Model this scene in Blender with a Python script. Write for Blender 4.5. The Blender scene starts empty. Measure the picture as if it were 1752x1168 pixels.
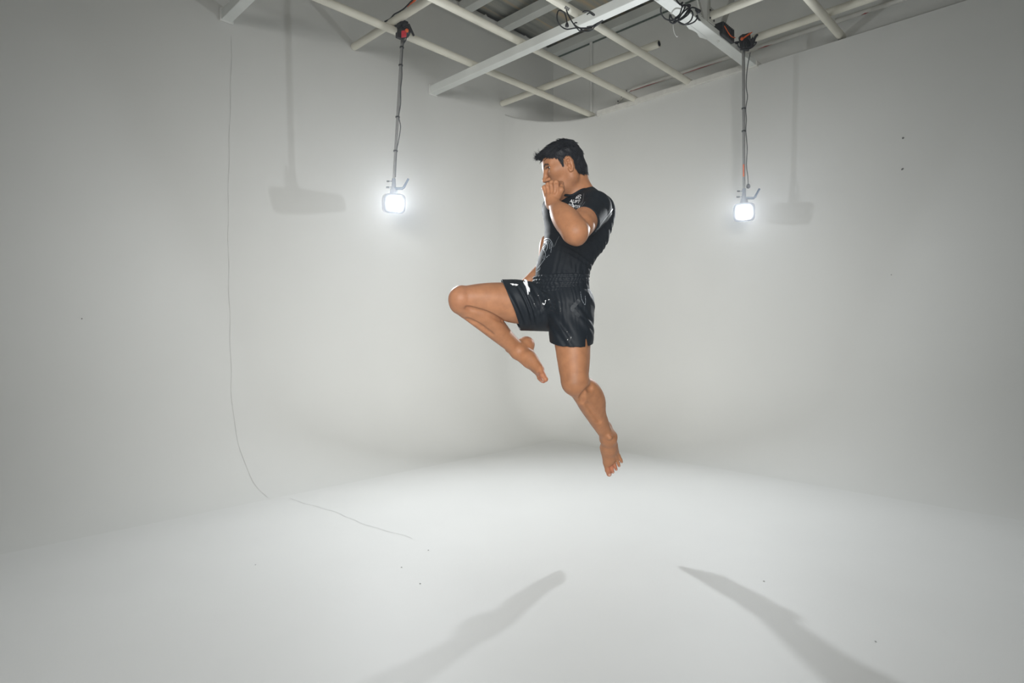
import bpy, bmesh, math, random
import numpy as np
from mathutils import Vector, Matrix

random.seed(7)
rng = np.random.default_rng(7)
scene = bpy.context.scene
COL = scene.collection

# ------------------------------------------------------------------ camera, light, exposure
FPX, CX, CY, CAMH = 1014.0, 876.0, 565.0, 1.08
cam_d = bpy.data.cameras.new('camera')
cam = bpy.data.objects.new('camera', cam_d)
COL.objects.link(cam)
cam.location = (0, 0, CAMH)
cam.rotation_euler = (math.pi / 2, 0, 0)
cam_d.sensor_width = 36.0
cam_d.lens = FPX / 1752 * 36.0
cam_d.shift_y = -(584 - CY) / 1752
cam_d.clip_start = 0.02
scene.camera = cam

world = bpy.data.worlds.new('world')
scene.world = world
world.use_nodes = True
world.node_tree.nodes['Background'].inputs[0].default_value = (0.9, 0.97, 1.0, 1)
world.node_tree.nodes['Background'].inputs[1].default_value = 0.0

vs = scene.view_settings
vs.view_transform = 'Standard'
vs.look = 'None'
vs.gamma = 1.0
vs.use_curve_mapping = False
vs.exposure = 0.0

LAMP_L, LAMP_R = 52.0, 37.0      # the two hanging lamps
fd = bpy.data.lights.new('added_fill_light', 'AREA'); fd.shape = 'RECTANGLE'; fd.size = 3.0; fd.size_y = 2.2  # unseen fill light, added behind the camera to brighten walls and figure
fd.energy = 48.0; fd.color = (1.0, 0.995, 0.965); fd.spread = math.radians(50)
fo_ = bpy.data.objects.new('added_fill_light', fd); COL.objects.link(fo_)
fo_.location = (-0.5, -2.0, 1.75)
fo_.rotation_euler = (Vector((-0.5, -2.0, 1.75)) - Vector((0.02, 4.8, 1.0))).to_track_quat('Z', 'Y').to_euler()
scene.cycles.max_bounces = 10
scene.cycles.diffuse_bounces = 8
scene.cycles.glossy_bounces = 4
scene.cycles.sample_clamp_indirect = 6.0


def P(px, py, d):
    """a point d metres deep on the line of sight through a photograph pixel"""
    return np.array([(px - CX) / FPX * d, d, CAMH - (py - CY) / FPX * d])


TH = math.radians(44.5)
UA = np.array([math.sin(TH), math.cos(TH)])       # runs to the right wall
VB = np.array([-math.cos(TH), math.sin(TH)])      # runs to the left wall


def R(u, v, z):
    q = UA * u + VB * v
    return np.array([q[0], q[1], z])


def uv_at(px, py, z):
    d = FPX * (CAMH - z) / (py - CY)
    p = P(px, py, d)[:2]
    return float(p @ UA), float(p @ VB)


# ------------------------------------------------------------------ helpers
def tag(o, label=None, cat=None, group=None, kind=None):
    if label: o['label'] = label
    if cat: o['category'] = cat
    if group: o['group'] = group
    if kind: o['kind'] = kind
    return o


def empty(name, loc, label, cat, group=None):
    o = bpy.data.objects.new(name, None)
    o.empty_display_size = 0.05
    COL.objects.link(o)
    o.location = Vector([float(c) for c in loc])
    return tag(o, label, cat, group)


def link_mesh(name, me, mat, parent=None, smooth=False):
    o = bpy.data.objects.new(name, me)
    COL.objects.link(o)
    if mat is not None:
        me.materials.append(mat)
    if smooth:
        me.polygons.foreach_set('use_smooth', [True] * len(me.polygons))
    if parent is not None:
        o.parent = parent
        off = Vector((0, 0, 0))
        p = parent
        while p is not None:
            off += p.location
            p = p.parent
        me.transform(Matrix.Translation(-off))
    return o


class MB:
    """collects simple solids; build() links them as one mesh"""
    def __init__(self):
        self.v, self.f, self.sm = [], [], []

    def add(self, vs_, fs, smooth=False):
        n = len(self.v)
        self.v += [tuple(float(c) for c in p) for p in vs_]
        self.f += [tuple(i + n for i in f) for f in fs]
        self.sm += [smooth] * len(fs)
        return self

    def box(self, c, ax, half):
        """ax: three unit vectors, half: three half sizes"""
        c = np.array(c, float); ax = [np.array(a, float) for a in ax]
        pts = []
        for k in (-1, 1):
            for j in (-1, 1):
                for i in (-1, 1):
                    pts.append(c + ax[0] * half[0] * i + ax[1] * half[1] * j + ax[2] * half[2] * k)
        fs = [(0, 2, 3, 1), (4, 5, 7, 6), (0, 1, 5, 4), (2, 6, 7, 3), (0, 4, 6, 2), (1, 3, 7, 5)]
        return self.add(pts, fs)

    def tube(self, pts, r, n=10, caps=True, flat=None):
        pts = [np.array(p, float) for p in pts]
        rs = r if hasattr(r, '__len__') else [r] * len(pts)
        rings = []
        t0 = pts[1] - pts[0]; t0 = t0 / np.linalg.norm(t0)
        up = np.array([0, 0, 1.0]) if abs(t0[2]) < 0.9 else np.array([1.0, 0, 0])
        a = np.cross(t0, up); a /= np.linalg.norm(a)
        for i, p in enumerate(pts):
            t = pts[min(i + 1, len(pts) - 1)] - pts[max(i - 1, 0)]
            t = t / (np.linalg.norm(t) + 1e-12)
            a = a - t * (a @ t); a /= np.linalg.norm(a) + 1e-12
            b = np.cross(t, a)
            rings.append([p + rs[i] * (a * math.cos(w) + b * math.sin(w)) for w in np.linspace(0, 2 * math.pi, n, endpoint=False)])
        vs_, fs = [q for r_ in rings for q in r_], []
        for i in range(len(pts) - 1):
            for j in range(n):
                fs.append((i * n + j, i * n + (j + 1) % n, (i + 1) * n + (j + 1) % n, (i + 1) * n + j))
        self.add(vs_, fs, True)
        if caps:
            self.add(rings[0], [tuple(range(n))[::-1]]); self.add(rings[-1], [tuple(range(n))])
        return self

    def lathe(self, c, axis, prof, n=24, ref=None):
        """prof: list of (distance along axis, radius)"""
        c = np.array(c, float); t = np.array(axis, float); t /= np.linalg.norm(t)
        up = np.array([0, 0, 1.0]) if abs(t[2]) < 0.9 else np.array([1.0, 0, 0])
        a = np.cross(t, up); a /= np.linalg.norm(a); b = np.cross(t, a)
        vs_, fs = [], []
        for (h, r) in prof:
            for w in np.linspace(0, 2 * math.pi, n, endpoint=False):
                vs_.append(c + t * h + (a * math.cos(w) + b * math.sin(w)) * max(r, 1e-5))
        for i in range(len(prof) - 1):
            for j in range(n):
                fs.append((i * n + j, i * n + (j + 1) % n, (i + 1) * n + (j + 1) % n, (i + 1) * n + j))
        return self.add(vs_, fs, True)

    def build(self, name, mat, parent=None, bevel=0.0):
        me = bpy.data.meshes.new(name)
        me.from_pydata(self.v, [], self.f)
        me.polygons.foreach_set('use_smooth', self.sm)
        me.update()
        o = link_mesh(name, me, mat, parent)
        if bevel:
            m = o.modifiers.new('bevel', 'BEVEL'); m.width = bevel; m.segments = 2; m.limit_method = 'ANGLE'
        return o


def spline(pts, n=8):
    pts = [np.array(p, float) for p in pts]
    out = []
    for i in range(len(pts) - 1):
        p0, p1, p2, p3 = pts[max(i - 1, 0)], pts[i], pts[i + 1], pts[min(i + 2, len(pts) - 1)]
        for t in np.linspace(0, 1, n, endpoint=False):
            out.append(0.5 * ((2 * p1) + (-p0 + p2) * t + (2 * p0 - 5 * p1 + 4 * p2 - p3) * t * t + (-p0 + 3 * p1 - 3 * p2 + p3) * t ** 3))
    out.append(pts[-1])
    return out


# ------------------------------------------------------------------ materials
def mat(name, col, rough=0.5, metal=0.0, bump=None, mottle=None, spec=0.5, emit=None, sss=0.0, sheen=0.0, attr=False):
    m = bpy.data.materials.new(name)
    m.use_nodes = True
    nt = m.node_tree; b = nt.nodes['Principled BSDF']
    b.inputs['Base Color'].default_value = (*col, 1)
    b.inputs['Roughness'].default_value = rough
    b.inputs['Metallic'].default_value = metal
    b.inputs['Specular IOR Level'].default_value = spec
    if sss:
        b.inputs['Subsurface Weight'].default_value = sss
        b.inputs['Subsurface Radius'].default_value = (1.0, 0.4, 0.2)
        b.inputs['Subsurface Scale'].default_value = 0.006
    if sheen:
        b.inputs['Sheen Weight'].default_value = sheen
    tc = nt.nodes.new('ShaderNodeTexCoord')
    src = None
    if attr:
        at = nt.nodes.new('ShaderNodeAttribute'); at.attribute_name = 'tint'
        src = at.outputs['Color']
    if mottle:
        sc, amt = mottle
        no = nt.nodes.new('ShaderNodeTexNoise'); no.inputs['Scale'].default_value = sc; no.inputs['Detail'].default_value = 6
        nt.links.new(tc.outputs['Object'], no.inputs['Vector'])
        rp = nt.nodes.new('ShaderNodeMapRange'); rp.inputs['From Min'].default_value = 0.3; rp.inputs['From Max'].default_value = 0.7
        rp.inputs['To Min'].default_value = 1 - amt; rp.inputs['To Max'].default_value = 1 + amt
        nt.links.new(no.outputs['Fac'], rp.inputs['Value'])
        mx = nt.nodes.new('ShaderNodeVectorMath'); mx.operation = 'SCALE'
        if src is not None:
            nt.links.new(src, mx.inputs[0])
        else:
            mx.inputs[0].default_value = col
        nt.links.new(rp.outputs['Result'], mx.inputs['Scale'])
        nt.links.new(mx.outputs['Vector'], b.inputs['Base Color'])
    elif src is not None:
        nt.links.new(src, b.inputs['Base Color'])
    if bump:
        sc, st, dist = bump
        no = nt.nodes.new('ShaderNodeTexNoise'); no.inputs['Scale'].default_value = sc; no.inputs['Detail'].default_value = 5
        nt.links.new(tc.outputs['Object'], no.inputs['Vector'])
        bp = nt.nodes.new('ShaderNodeBump'); bp.inputs['Strength'].default_value = st; bp.inputs['Distance'].default_value = dist
        nt.links.new(no.outputs['Fac'], bp.inputs['Height']); nt.links.new(bp.outputs['Normal'], b.inputs['Normal'])
    if emit:
        b.inputs['Emission Color'].default_value = (*emit[0], 1); b.inputs['Emission Strength'].default_value = emit[1]
    return m


M = dict(
    cyc=mat('white_cyclorama_paint', (0.68, 0.685, 0.67), 0.62, bump=(14, 0.12, 0.004), mottle=(1.7, 0.012), spec=0.3),
    floor=mat('white_floor_paint', (0.70, 0.705, 0.695), 0.55, bump=(30, 0.10, 0.002), mottle=(2.2, 0.014), spec=0.35),
    upper=mat('grey_white_wall_paint', (0.76, 0.765, 0.745), 0.7, bump=(10, 0.12, 0.004), mottle=(1.3, 0.035), spec=0.3),
    rear=mat('rear_wall_paint', (0.10, 0.10, 0.10), 0.7, bump=(10, 0.1, 0.004)),
    pipe=mat('cream_pipe_paint', (0.72, 0.70, 0.61), 0.5, bump=(60, 0.15, 0.001), mottle=(9, 0.06)),
    beam=mat('pale_beam_paint', (0.72, 0.74, 0.72), 0.5, bump=(30, 0.15, 0.001), mottle=(6, 0.05)),
    truss=mat('grey_truss_paint', (0.55, 0.55, 0.52), 0.5, bump=(30, 0.15, 0.001), mottle=(6, 0.06)),
    red=mat('red_primer', (0.36, 0.05, 0.05), 0.5, mottle=(40, 0.3)),
    conduit=mat('white_conduit_paint', (0.74, 0.73, 0.69), 0.5, mottle=(20, 0.06)),
    crack=mat('crack_grey', (0.45, 0.45, 0.44), 0.8, mottle=(40, 0.2)),  # plain grey of the thin seam cracks
    mark=mat('scuff_dark', (0.16, 0.16, 0.16), 0.8, mottle=(40, 0.2)),
    black=mat('black_plastic', (0.012, 0.014, 0.018), 0.4, bump=(200, 0.05, 0.0005)),
    cable=mat('black_rubber_cable', (0.010, 0.012, 0.016), 0.45, bump=(300, 0.05, 0.0003)),
    polecable=mat('grey_rubber_cable', (0.045, 0.048, 0.052), 0.5, bump=(300, 0.05, 0.0003)),
    orange=mat('orange_plastic', (0.75, 0.12, 0.015), 0.4, mottle=(50, 0.1)),
    redp=mat('red_plastic', (0.55, 0.02, 0.04), 0.4, mottle=(50, 0.1)),
    pole=mat('grey_aluminium_pole', (0.22, 0.22, 0.215), 0.45, metal=0.0, mottle=(30, 0.06)),
    lampgrey=mat('grey_lamp_housing', (0.16, 0.18, 0.22), 0.4, mottle=(30, 0.06)),
    handle=mat('blue_grey_lever', (0.10, 0.15, 0.22), 0.4, mottle=(30, 0.06)),
    glow=mat('lamp_diffuser_glow', (0.9, 0.9, 0.9), 0.5, emit=((0.95, 0.98, 1.0), 120.0)),
    psu=mat('dark_ribbed_case', (0.03, 0.032, 0.036), 0.45, mottle=(30, 0.1)),
    alu=mat('white_enamel_shade', (0.8, 0.81, 0.82), 0.3, mottle=(10, 0.03)),
    tie=mat('pale_cable_tie', (0.65, 0.66, 0.64), 0.4, mottle=(30, 0.05)),
    ridge=mat('green_edge_trim', (0.10, 0.13, 0.115), 0.6, mottle=(20, 0.1)),
)


def roof_mat():
    m = bpy.data.materials.new('weathered_roof_sheet'); m.use_nodes = True
    nt = m.node_tree; b = nt.nodes['Principled BSDF']; b.inputs['Roughness'].default_value = 0.55
    tc = nt.nodes.new('ShaderNodeTexCoord')
    mp = nt.nodes.new('ShaderNodeMapping'); mp.vector_type = 'TEXTURE'; mp.inputs['Scale'].default_value = (2.2, 0.16, 1)
    mp.inputs['Rotation'].default_value = (0, 0, math.pi / 2 - TH)
    no = nt.nodes.new('ShaderNodeTexNoise'); no.inputs['Scale'].default_value = 1.6; no.inputs['Detail'].default_value = 5
    cr = nt.nodes.new('ShaderNodeValToRGB')
    e = cr.color_ramp.elements
    e[0].position = 0.35; e[0].color = (0.24, 0.25, 0.245, 1)
    e[1].position = 0.66; e[1].color = (0.60, 0.49, 0.34, 1)
    k = e.new(0.52); k.color = (0.42, 0.42, 0.38, 1)
    nt.links.new(tc.outputs['Object'], mp.inputs['Vector']); nt.links.new(mp.outputs['Vector'], no.inputs['Vector'])
    nt.links.new(no.outputs['Fac'], cr.inputs['Fac']); nt.links.new(cr.outputs['Color'], b.inputs['Base Color'])
    return m


M['roof'] = roof_mat()

# ------------------------------------------------------------------ room shell
SC = 0.72
VL = 6.17 * SC                     # left wall
UC = 7.10 * SC                     # right cyclorama wall
UW = 7.22 * SC                     # right building wall behind it
ZLIP = CAMH + 3.16 * SC
ZTOP = CAMH + 4.47 * SC
RC, RF = 0.70, 0.68                # corner radius, floor cove radius
UMIN, VMIN = -4.6, -4.6

# floor
fl = MB().add([R(UMIN, VMIN, 0), R(UC - RF, VMIN, 0), R(UC - RF, VL - RF, 0), R(UMIN, VL - RF, 0)], [(0, 1, 2, 3)]).build('floor', M['floor'])
fl['kind'] = 'structure'


def cove_profile(ztop):
    pr = [(RF - RF * math.sin(a), RF - RF * math.cos(a)) for a in np.linspace(0, math.pi / 2, 25)]
    return pr + [(0.0, z) for z in np.linspace(RF, ztop, 12)[1:]]     # (distance from the wall, height)


def sweep(name, path, ztop, material):
    """path: list of (function of inward offset -> (u, v))"""
    pr = cove_profile(ztop); n = len(pr)
    vs_, fs = [], []
    for fn in path:
        for (d, z) in pr:
            u, v = fn(d); vs_.append(R(u, v, z))
    for i in range(len(path) - 1):
        for j in range(n - 1):
            fs.append((i * n + j, (i + 1) * n + j, (i + 1) * n + j + 1, i * n + j + 1))
    o = MB().add(vs_, fs, True).build(name, material)
    o['kind'] = 'structure'
    return o


UCOR, VCOR = UC - RC, VL - RC
wl = sweep('wall_left', [lambda d, u=u: (u, VL - d) for u in np.linspace(UMIN, UCOR, 14)], ZLIP, M['cyc'])
sweep('wall_corner', [lambda d, a=a: (UCOR + max(RC - d, 0.0) * math.sin(a), VCOR + max(RC - d, 0.0) * math.cos(a)) for a in np.linspace(0, math.pi / 2, 25)], ZLIP, M['cyc'])
wr = sweep('wall_right', [lambda d, v=v: (UC - d, v) for v in np.linspace(VCOR, VMIN, 14)], ZLIP, M['cyc'])
# building walls above the cyclorama lip
b = MB()
b.add([R(UMIN, VL, ZLIP), R(UW, VL, ZLIP), R(UW, VL, ZTOP), R(UMIN, VL, ZTOP)], [(0, 1, 2, 3)])
b.add([R(UMIN, VL + 0.12, ZLIP), R(UW, VL + 0.12, ZLIP), R(UW, VL + 0.12, ZTOP), R(UMIN, VL + 0.12, ZTOP)], [(3, 2, 1, 0)])
b.build('wall_upper_left', M['cyc'])['kind'] = 'structure'
b = MB().add([R(UW, VL, ZLIP - 0.6), R(UW, VMIN, ZLIP - 0.6), R(UW, VMIN, ZTOP + 0.05), R(UW, VL, ZTOP + 0.05)], [(0, 1, 2, 3)])
b.build('wall_upper_right', M['upper'])['kind'] = 'structure'
# building corner wall behind the rounded lip
b = MB().add([R(UCOR - 0.3, VL + 0.004, ZLIP - 0.6), R(UW, VL + 0.004, ZLIP - 0.6), R(UW, VL + 0.004, ZLIP), R(UCOR - 0.3, VL + 0.004, ZLIP)], [(0, 1, 2, 3)])
b.build('wall_behind_corner', M['upper'])['kind'] = 'structure'
# rear of the studio (behind the camera)
b = MB().add([R(UMIN, VMIN, 0), R(UMIN, VL, 0), R(UMIN, VL, ZTOP), R(UMIN, VMIN, ZTOP)], [(0, 1, 2, 3)])
b.build('wall_rear_left', M['rear'])['kind'] = 'structure'
b = MB().add([R(UMIN, VMIN, 0), R(UW, VMIN, 0), R(UW, VMIN, ZTOP), R(UMIN, VMIN, ZTOP)], [(3, 2, 1, 0)])
b.build('wall_rear_right', M['rear'])['kind'] = 'structure'
# corrugated roof sheets, ribs running towards the right wall
vs_, fs = [], []
nv = 240
for i, u in enumerate((UMIN, UW + 0.1)):
    for j, v in enumerate(np.linspace(VMIN, VL + 0.1, nv)):
        vs_.append(R(u, v, ZTOP + 0.05 + 0.012 * math.sin(v * 2 * math.pi / 0.19)))
for j in range(nv - 1):
    fs.append((j, j + 1, nv + j + 1, nv + j))
MB().add(vs_, fs, True).build('ceiling', M['roof'])['kind'] = 'structure'

AX = [np.array([UA[0], UA[1], 0]), np.array([VB[0], VB[1], 0]), np.array([0, 0, 1.0])]
# ledges and trims
b = MB().box(R((UC + UW) / 2 - 0.008, (2.06 + VCOR) / 2, ZLIP + 0.012), AX, ((UW - UC) / 2 + 0.024, (VCOR - 2.06) / 2, 0.026))
b.build('trim_1', M['conduit'], bevel=0.004)['kind'] = 'structure'
b = MB().box(R(UW - 0.05, (VL + VMIN) / 2, ZTOP - 0.05), AX, (0.05, (VL - VMIN) / 2, 0.045))
b.build('trim_2', M['beam'])['kind'] = 'structure'
b = MB().box(R(UW - 0.006, (VL + VMIN) / 2, ZTOP - 0.100), AX, (0.006, (VL - VMIN) / 2 - 0.06, 0.008))
b.build('trim_3', M['ridge'])['kind'] = 'structure'
# broken render along the head of the left wall
b = MB()
vs_, fs = [], []
us = np.linspace(2.5, UW - 0.2, 90)
for u in us:
    j = 0.012 * math.sin(u * 23) + 0.010 * math.sin(u * 61 + 1) + 0.008 * rng.standard_normal()
    vs_ += [R(u, VL - 0.012, ZTOP - 0.16), R(u, VL - 0.012, ZTOP - 0.02 + j), R(u, VL + 0.03, ZTOP - 0.02 + j)]
for i in range(len(us) - 1):
    k = 3 * i
    fs += [(k, k + 3, k + 4, k + 1), (k + 1, k + 4, k + 5, k + 2)]
b.add(vs_, fs).build('trim_4', M['upper'])['kind'] = 'structure'
# lip cap of the rounded corner
b = MB(); vs_, fs = [], []
for a in np.linspace(0, math.pi / 2, 25):
    for rr, z in ((RC - 0.004, ZLIP - 0.012), (RC - 0.004, ZLIP + 0.004), (RC + 0.02, ZLIP + 0.006)):
        vs_.append(R(UCOR + rr * math.sin(a), VCOR + rr * math.cos(a), z))
for i in range(24):
    for j in range(2):
        fs.append((i * 3 + j, i * 3 + 3 + j, i * 3 + 4 + j, i * 3 + 1 + j))
b.add(vs_, fs, True).build('trim_5', M['cyc'])['kind'] = 'structure'


def surf_left(u, s, lift=0.0015):
    """point of the left wall/cove/floor strip at arc length s above (+) or beyond (-) the cove foot"""
    if s <= 0:
        return R(u, VL - RF + s, lift)
    a = s / RF
    if a < math.pi / 2:
        return R(u, VL - RF + (RF - lift) * math.sin(a), RF - (RF - lift) * math.cos(a))
    return R(u, VL - lift, RF + s - RF * math.pi / 2)


def ribbon(pts, normals, w):
    vs_, fs = [], []
    for i, p in enumerate(pts):
        t = pts[min(i + 1, len(pts) - 1)] - pts[max(i - 1, 0)]
        s = np.cross(t, normals[i]); s /= np.linalg.norm(s)
        ww = w[i] if hasattr(w, '__len__') else w
        vs_ += [p - s * ww, p + s * ww]
    for i in range(len(pts) - 1):
        fs.append((2 * i, 2 * i + 1, 2 * i + 3, 2 * i + 2))
    return vs_, fs


# seam in the left cyclorama: down the wall and over the cove, then out on the floor
useam = 1.62
nl = -AX[1]
def seam(ss, du, wmax, name, par):
    pts = [surf_left(useam + d, s) for s, d in zip(ss, du)]
    nn = []
    for s in ss:
        a = min(max(s / RF, 0), math.pi / 2)
        nn.append(-AX[1] * math.sin(a) + AX[2] * math.cos(a))
    w = [wmax * (0.45 + 0.55 * abs(math.sin(i * 0.7 + 1))) for i in range(len(pts))]
    w[0] = w[-1] = 0.0002
    MB().add(*ribbon(pts, nn, w)).build(name, M['crack'], par)


ss = np.linspace(3.6, 0.02, 70)
seam(ss, 0.012 * np.sin(ss * 2.1) + 0.003 * np.sin(ss * 17), 0.0011, 'seam_crack', wl)
ss = np.linspace(-0.06, -1.25, 40)
seam(ss, 0.10 + 0.012 * np.sin(ss * 9) + 0.004 * np.sin(ss * 31) - 0.08 * ss, 0.0012, 'seam_crack', fl)


def speck(px, py, parent, wall, r=0.006):
    if wall == 'floor':
        u, v = uv_at(px, py, 0.001); c = R(u, v, 0.0015); a, b_ = AX[0], AX[1]
    elif wall == 'left':
        k = (px - CX) / FPX; d = VL / (VB[0] * k + VB[1]); c = P(px, py, d - 0.003); a, b_ = AX[0], AX[2]
    else:
        k = (px - CX) / FPX; d = UC / (UA[0] * k + UA[1]); c = P(px, py, d - 0.003); a, b_ = AX[1], AX[2]
    ring = [c + r * (0.7 + 0.5 * random.random()) * (a * math.cos(w) + b_ * math.sin(w)) for w in np.linspace(0, 2 * math.pi, 9, endpoint=False)]
    MB().add(ring, [tuple(range(9))]).build('scuff_mark', M['mark'], parent)


for q in ((1545, 236), (1544, 289)):
    speck(*q, wr, 'right', 0.009)
speck(1525, 470, wr, 'right', 0.004); speck(328, 724, wl, 'left', 0.006); speck(140, 545, wl, 'left', 0.004)
for q in ((733, 941), (687, 970), (719, 998), (437, 966), (1498, 1097), (1307, 994)):
    speck(*q, fl, 'floor', 0.0035)

# thin haze volume, added to give the two lamps their glow
hz = bpy.data.materials.new('added_glow_haze'); hz.use_nodes = True
nt = hz.node_tree; nt.nodes.remove(nt.nodes['Principled BSDF'])
vsn = nt.nodes.new('ShaderNodeVolumeScatter'); vsn.inputs['Color'].default_value = (0.93, 0.96, 1.0, 1)
vsn.inputs['Density'].default_value = 0.0048; vsn.inputs['Anisotropy'].default_value = 0.78
nt.links.new(vsn.outputs['Volume'], nt.nodes['Material Output'].inputs['Volume'])
hb = MB().box(R((UMIN + UW) / 2, (VMIN + VL) / 2, ZTOP / 2), AX, ((UW - UMIN) / 2 + 0.3, (VL - VMIN) / 2 + 0.3, ZTOP / 2 + 0.3)).build('haze', hz)
hb['kind'] = 'stuff'; hb['label'] = 'thin haze added for the glow round the lamps'; hb['category'] = 'haze'

# ------------------------------------------------------------------ overhead grid
ZA, ZB, RP = CAMH + 2.318, CAMH + 2.380, 0.030
ZBEAM = CAMH + 2.252


def pipe(name, p0, p1, label, cat='pipe', group=None, open_end=False, r=RP):
    t = (np.array(p1) - np.array(p0)); L = np.linalg.norm(t)
    e = empty(name, p0, label, cat, group)
    m = MB().tube([p0, np.array(p0) + t * 0.5, p1], r, 16, caps=not open_end)
    m.build('tube', M['pipe'], e)
    if open_end:
        t = t / L
        MB().lathe(np.array(p1) - t * 0.05, t, [(0.049, r - 0.006), (0.0, r - 0.006), (0.0, 0.0)], 16).build('open_end', M['black'], e)
        MB().lathe(np.array(p1), t, [(-0.004, r), (0.0005, r), (0.0005, r - 0.007)], 16).build('rim', M['pipe'], e)
    return e


va = [uv_at(690, 59, ZA)[1], uv_at(917, 85, ZA)[1], uv_at(1065, 71, ZA)[1], uv_at(1408, 26, ZA)[1]]
labA = ['cream pipe carrying the left lamp clamp, running to the far corner',
        'cream pipe between the left lamp pipe and the one with tangled cable',
        'cream pipe with tangled black cable at its crossing with the square beam',
        'cream pipe at far right, running into the right wall']
a_pipes = []
for v, l in zip(va, labA):
    a_pipes.append(pipe('grid_pipe', R(-1.5, v, ZA), R(UW - 0.02, v, ZA), l, group='cream grid pipes running to the right wall'))
ub = [uv_at(664, 43, ZB)[0], uv_at(985, 129, ZB)[0], uv_at(1250, 14, ZB)[0], uv_at(1390, 31, ZB)[0]]
pipe('grid_pipe', R(ub[0], VL - 0.005, ZB), R(ub[0], -2.0, ZB), 'cream pipe crossing above the left lamp pipe, capped against the left wall', group='cream grid pipes running to the left wall')
pipe('grid_pipe', R(ub[1], VL - 0.005, ZB), R(ub[1], uv_at(1127, 74, ZB)[1], ZB), 'cream cross pipe with a dark open end above the fighter', group='cream grid pipes running to the left wall', open_end=True)
V_TR = 2.115
pf = pipe('grid_pipe', R(ub[2], V_TR - 0.05, ZB), R(ub[2], -2.2, ZB), 'cream pipe bolted with a flange plate to the white truss', group='cream grid pipes right of the truss')
MB().box(R(ub[2], V_TR - 0.045, ZB), AX, (0.055, 0.006, 0.06)).build('flange_plate', M['truss'], pf, bevel=0.002)
for du, dz in ((0.03, 0.03), (0.03, -0.03), (-0.03, 0.03), (-0.03, -0.03)):
    MB().lathe(R(ub[2] + du, V_TR - 0.051, ZB + dz), -AX[1], [(0, 0.007), (0.006, 0.007), (0.006, 0)], 8).build('bolt', M['black'], pf)
pipe('grid_pipe', R(ub[3], V_TR - 0.04, ZB), R(ub[3], -2.4, ZB), 'cream pipe right of the truss carrying the right lamp clamp', group='cream grid pipes right of the truss')

# pale square beams under the pipes
def beam(name, u, v0, v1, z, half, label, group):
    e = empty(name, R(u, v0, z), label, 'beam', group)
    MB().box(R(u, (v0 + v1) / 2, z), AX, (half, abs(v1 - v0) / 2, half)).build('hollow_section', M['beam'], e, bevel=0.005)
    MB().box(R(u, v0 - 0.004, z), AX, (half + 0.012, 0.004, half + 0.012)).build('end_plate', M['upper'], e, bevel=0.002)
    return e


uB = uv_at(752, 150, ZBEAM)[0]
beam('square_beam', uB, VL - 0.004, -2.0, ZBEAM, 0.036, 'pale square steel beam across the middle, hung under the cream pipes', 'pale square beams')
beam('square_beam', uv_at(397, 18, ZBEAM)[0], VL - 0.004, -1.5, ZBEAM, 0.036, 'stub of pale square beam at the upper left corner', 'pale square beams')
zpur = ZTOP - 0.05
for (px, py, l) in ((880, 36, 'pale roof purlin nearest the corner under the weathered sheets'), (800, 10, 'pale roof purlin at the photo top left of the rusty sheets')):
    u = uv_at(px, py, zpur)[0]
    e = empty('roof_purlin', R(u, VL, zpur), l, 'beam', 'roof purlins')
    MB().box(R(u, (VL - 2.5) / 2, zpur), AX, (0.05, (VL + 2.5) / 2, 0.05)).build('hollow_section', M['beam'], e, bevel=0.006)

# white truss ending on the right wall
zt = CAMH + 2.275
tr = empty('roof_truss', R(UW, V_TR, zt), 'broad white roof truss ending on the right wall above the right lamp', 'truss')
MB().box(R((UC + 0.02 - 1.5) / 2, V_TR, zt + 0.018), AX, ((UC + 0.02 + 1.5) / 2, 0.048, 0.022)).build('bottom_chord', M['beam'], tr, bevel=0.004)
MB().box(R((UC - 1.5) / 2, V_TR, ZTOP - 0.12), AX, ((UC + 1.5) / 2, 0.04, 0.03)).build('top_chord', M['truss'], tr)


def bar(u0, z0, u1, z1, w=0.022):
    p0, p1 = R(u0, V_TR - 0.01, z0), R(u1, V_TR - 0.01, z1)
    t = p1 - p0; L = np.linalg.norm(t); t = t / L
    MB().box((p0 + p1) / 2, [t, np.cross(t, AX[1]), AX[1]], (L / 2, w, 0.006)).build('web_bar', M['truss'], tr)


zt2 = ZTOP - 0.12
bar(4.29, zt, 4.29, zt2, 0.018); bar(4.43, zt, 4.43 + 0.52, zt2, 0.026); bar(4.22, zt + 0.02, 3.72, zt2, 0.016)
bar(3.1, zt, 3.1, zt2, 0.018); bar(3.2, zt, 3.65, zt2, 0.026)
# peeling tape on the chord underside
vs_, fs = [], []
for i, u in enumerate(np.linspace(3.9, 4.35, 14)):
    e_ = 0.012 * math.sin(i * 1.3) + 0.006 * random.random()
    vs_ += [R(u, V_TR + 0.030, zt - 0.0055), R(u, V_TR + 0.050 + e_ * 0.6, zt - 0.008 - abs(e_) * 0.3)]
for i in range(13):
    fs.append((2 * i, 2 * i + 1, 2 * i + 3, 2 * i + 2))
MB().add(vs_, fs, True).build('peeling_tape', M['beam'], tr)

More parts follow.
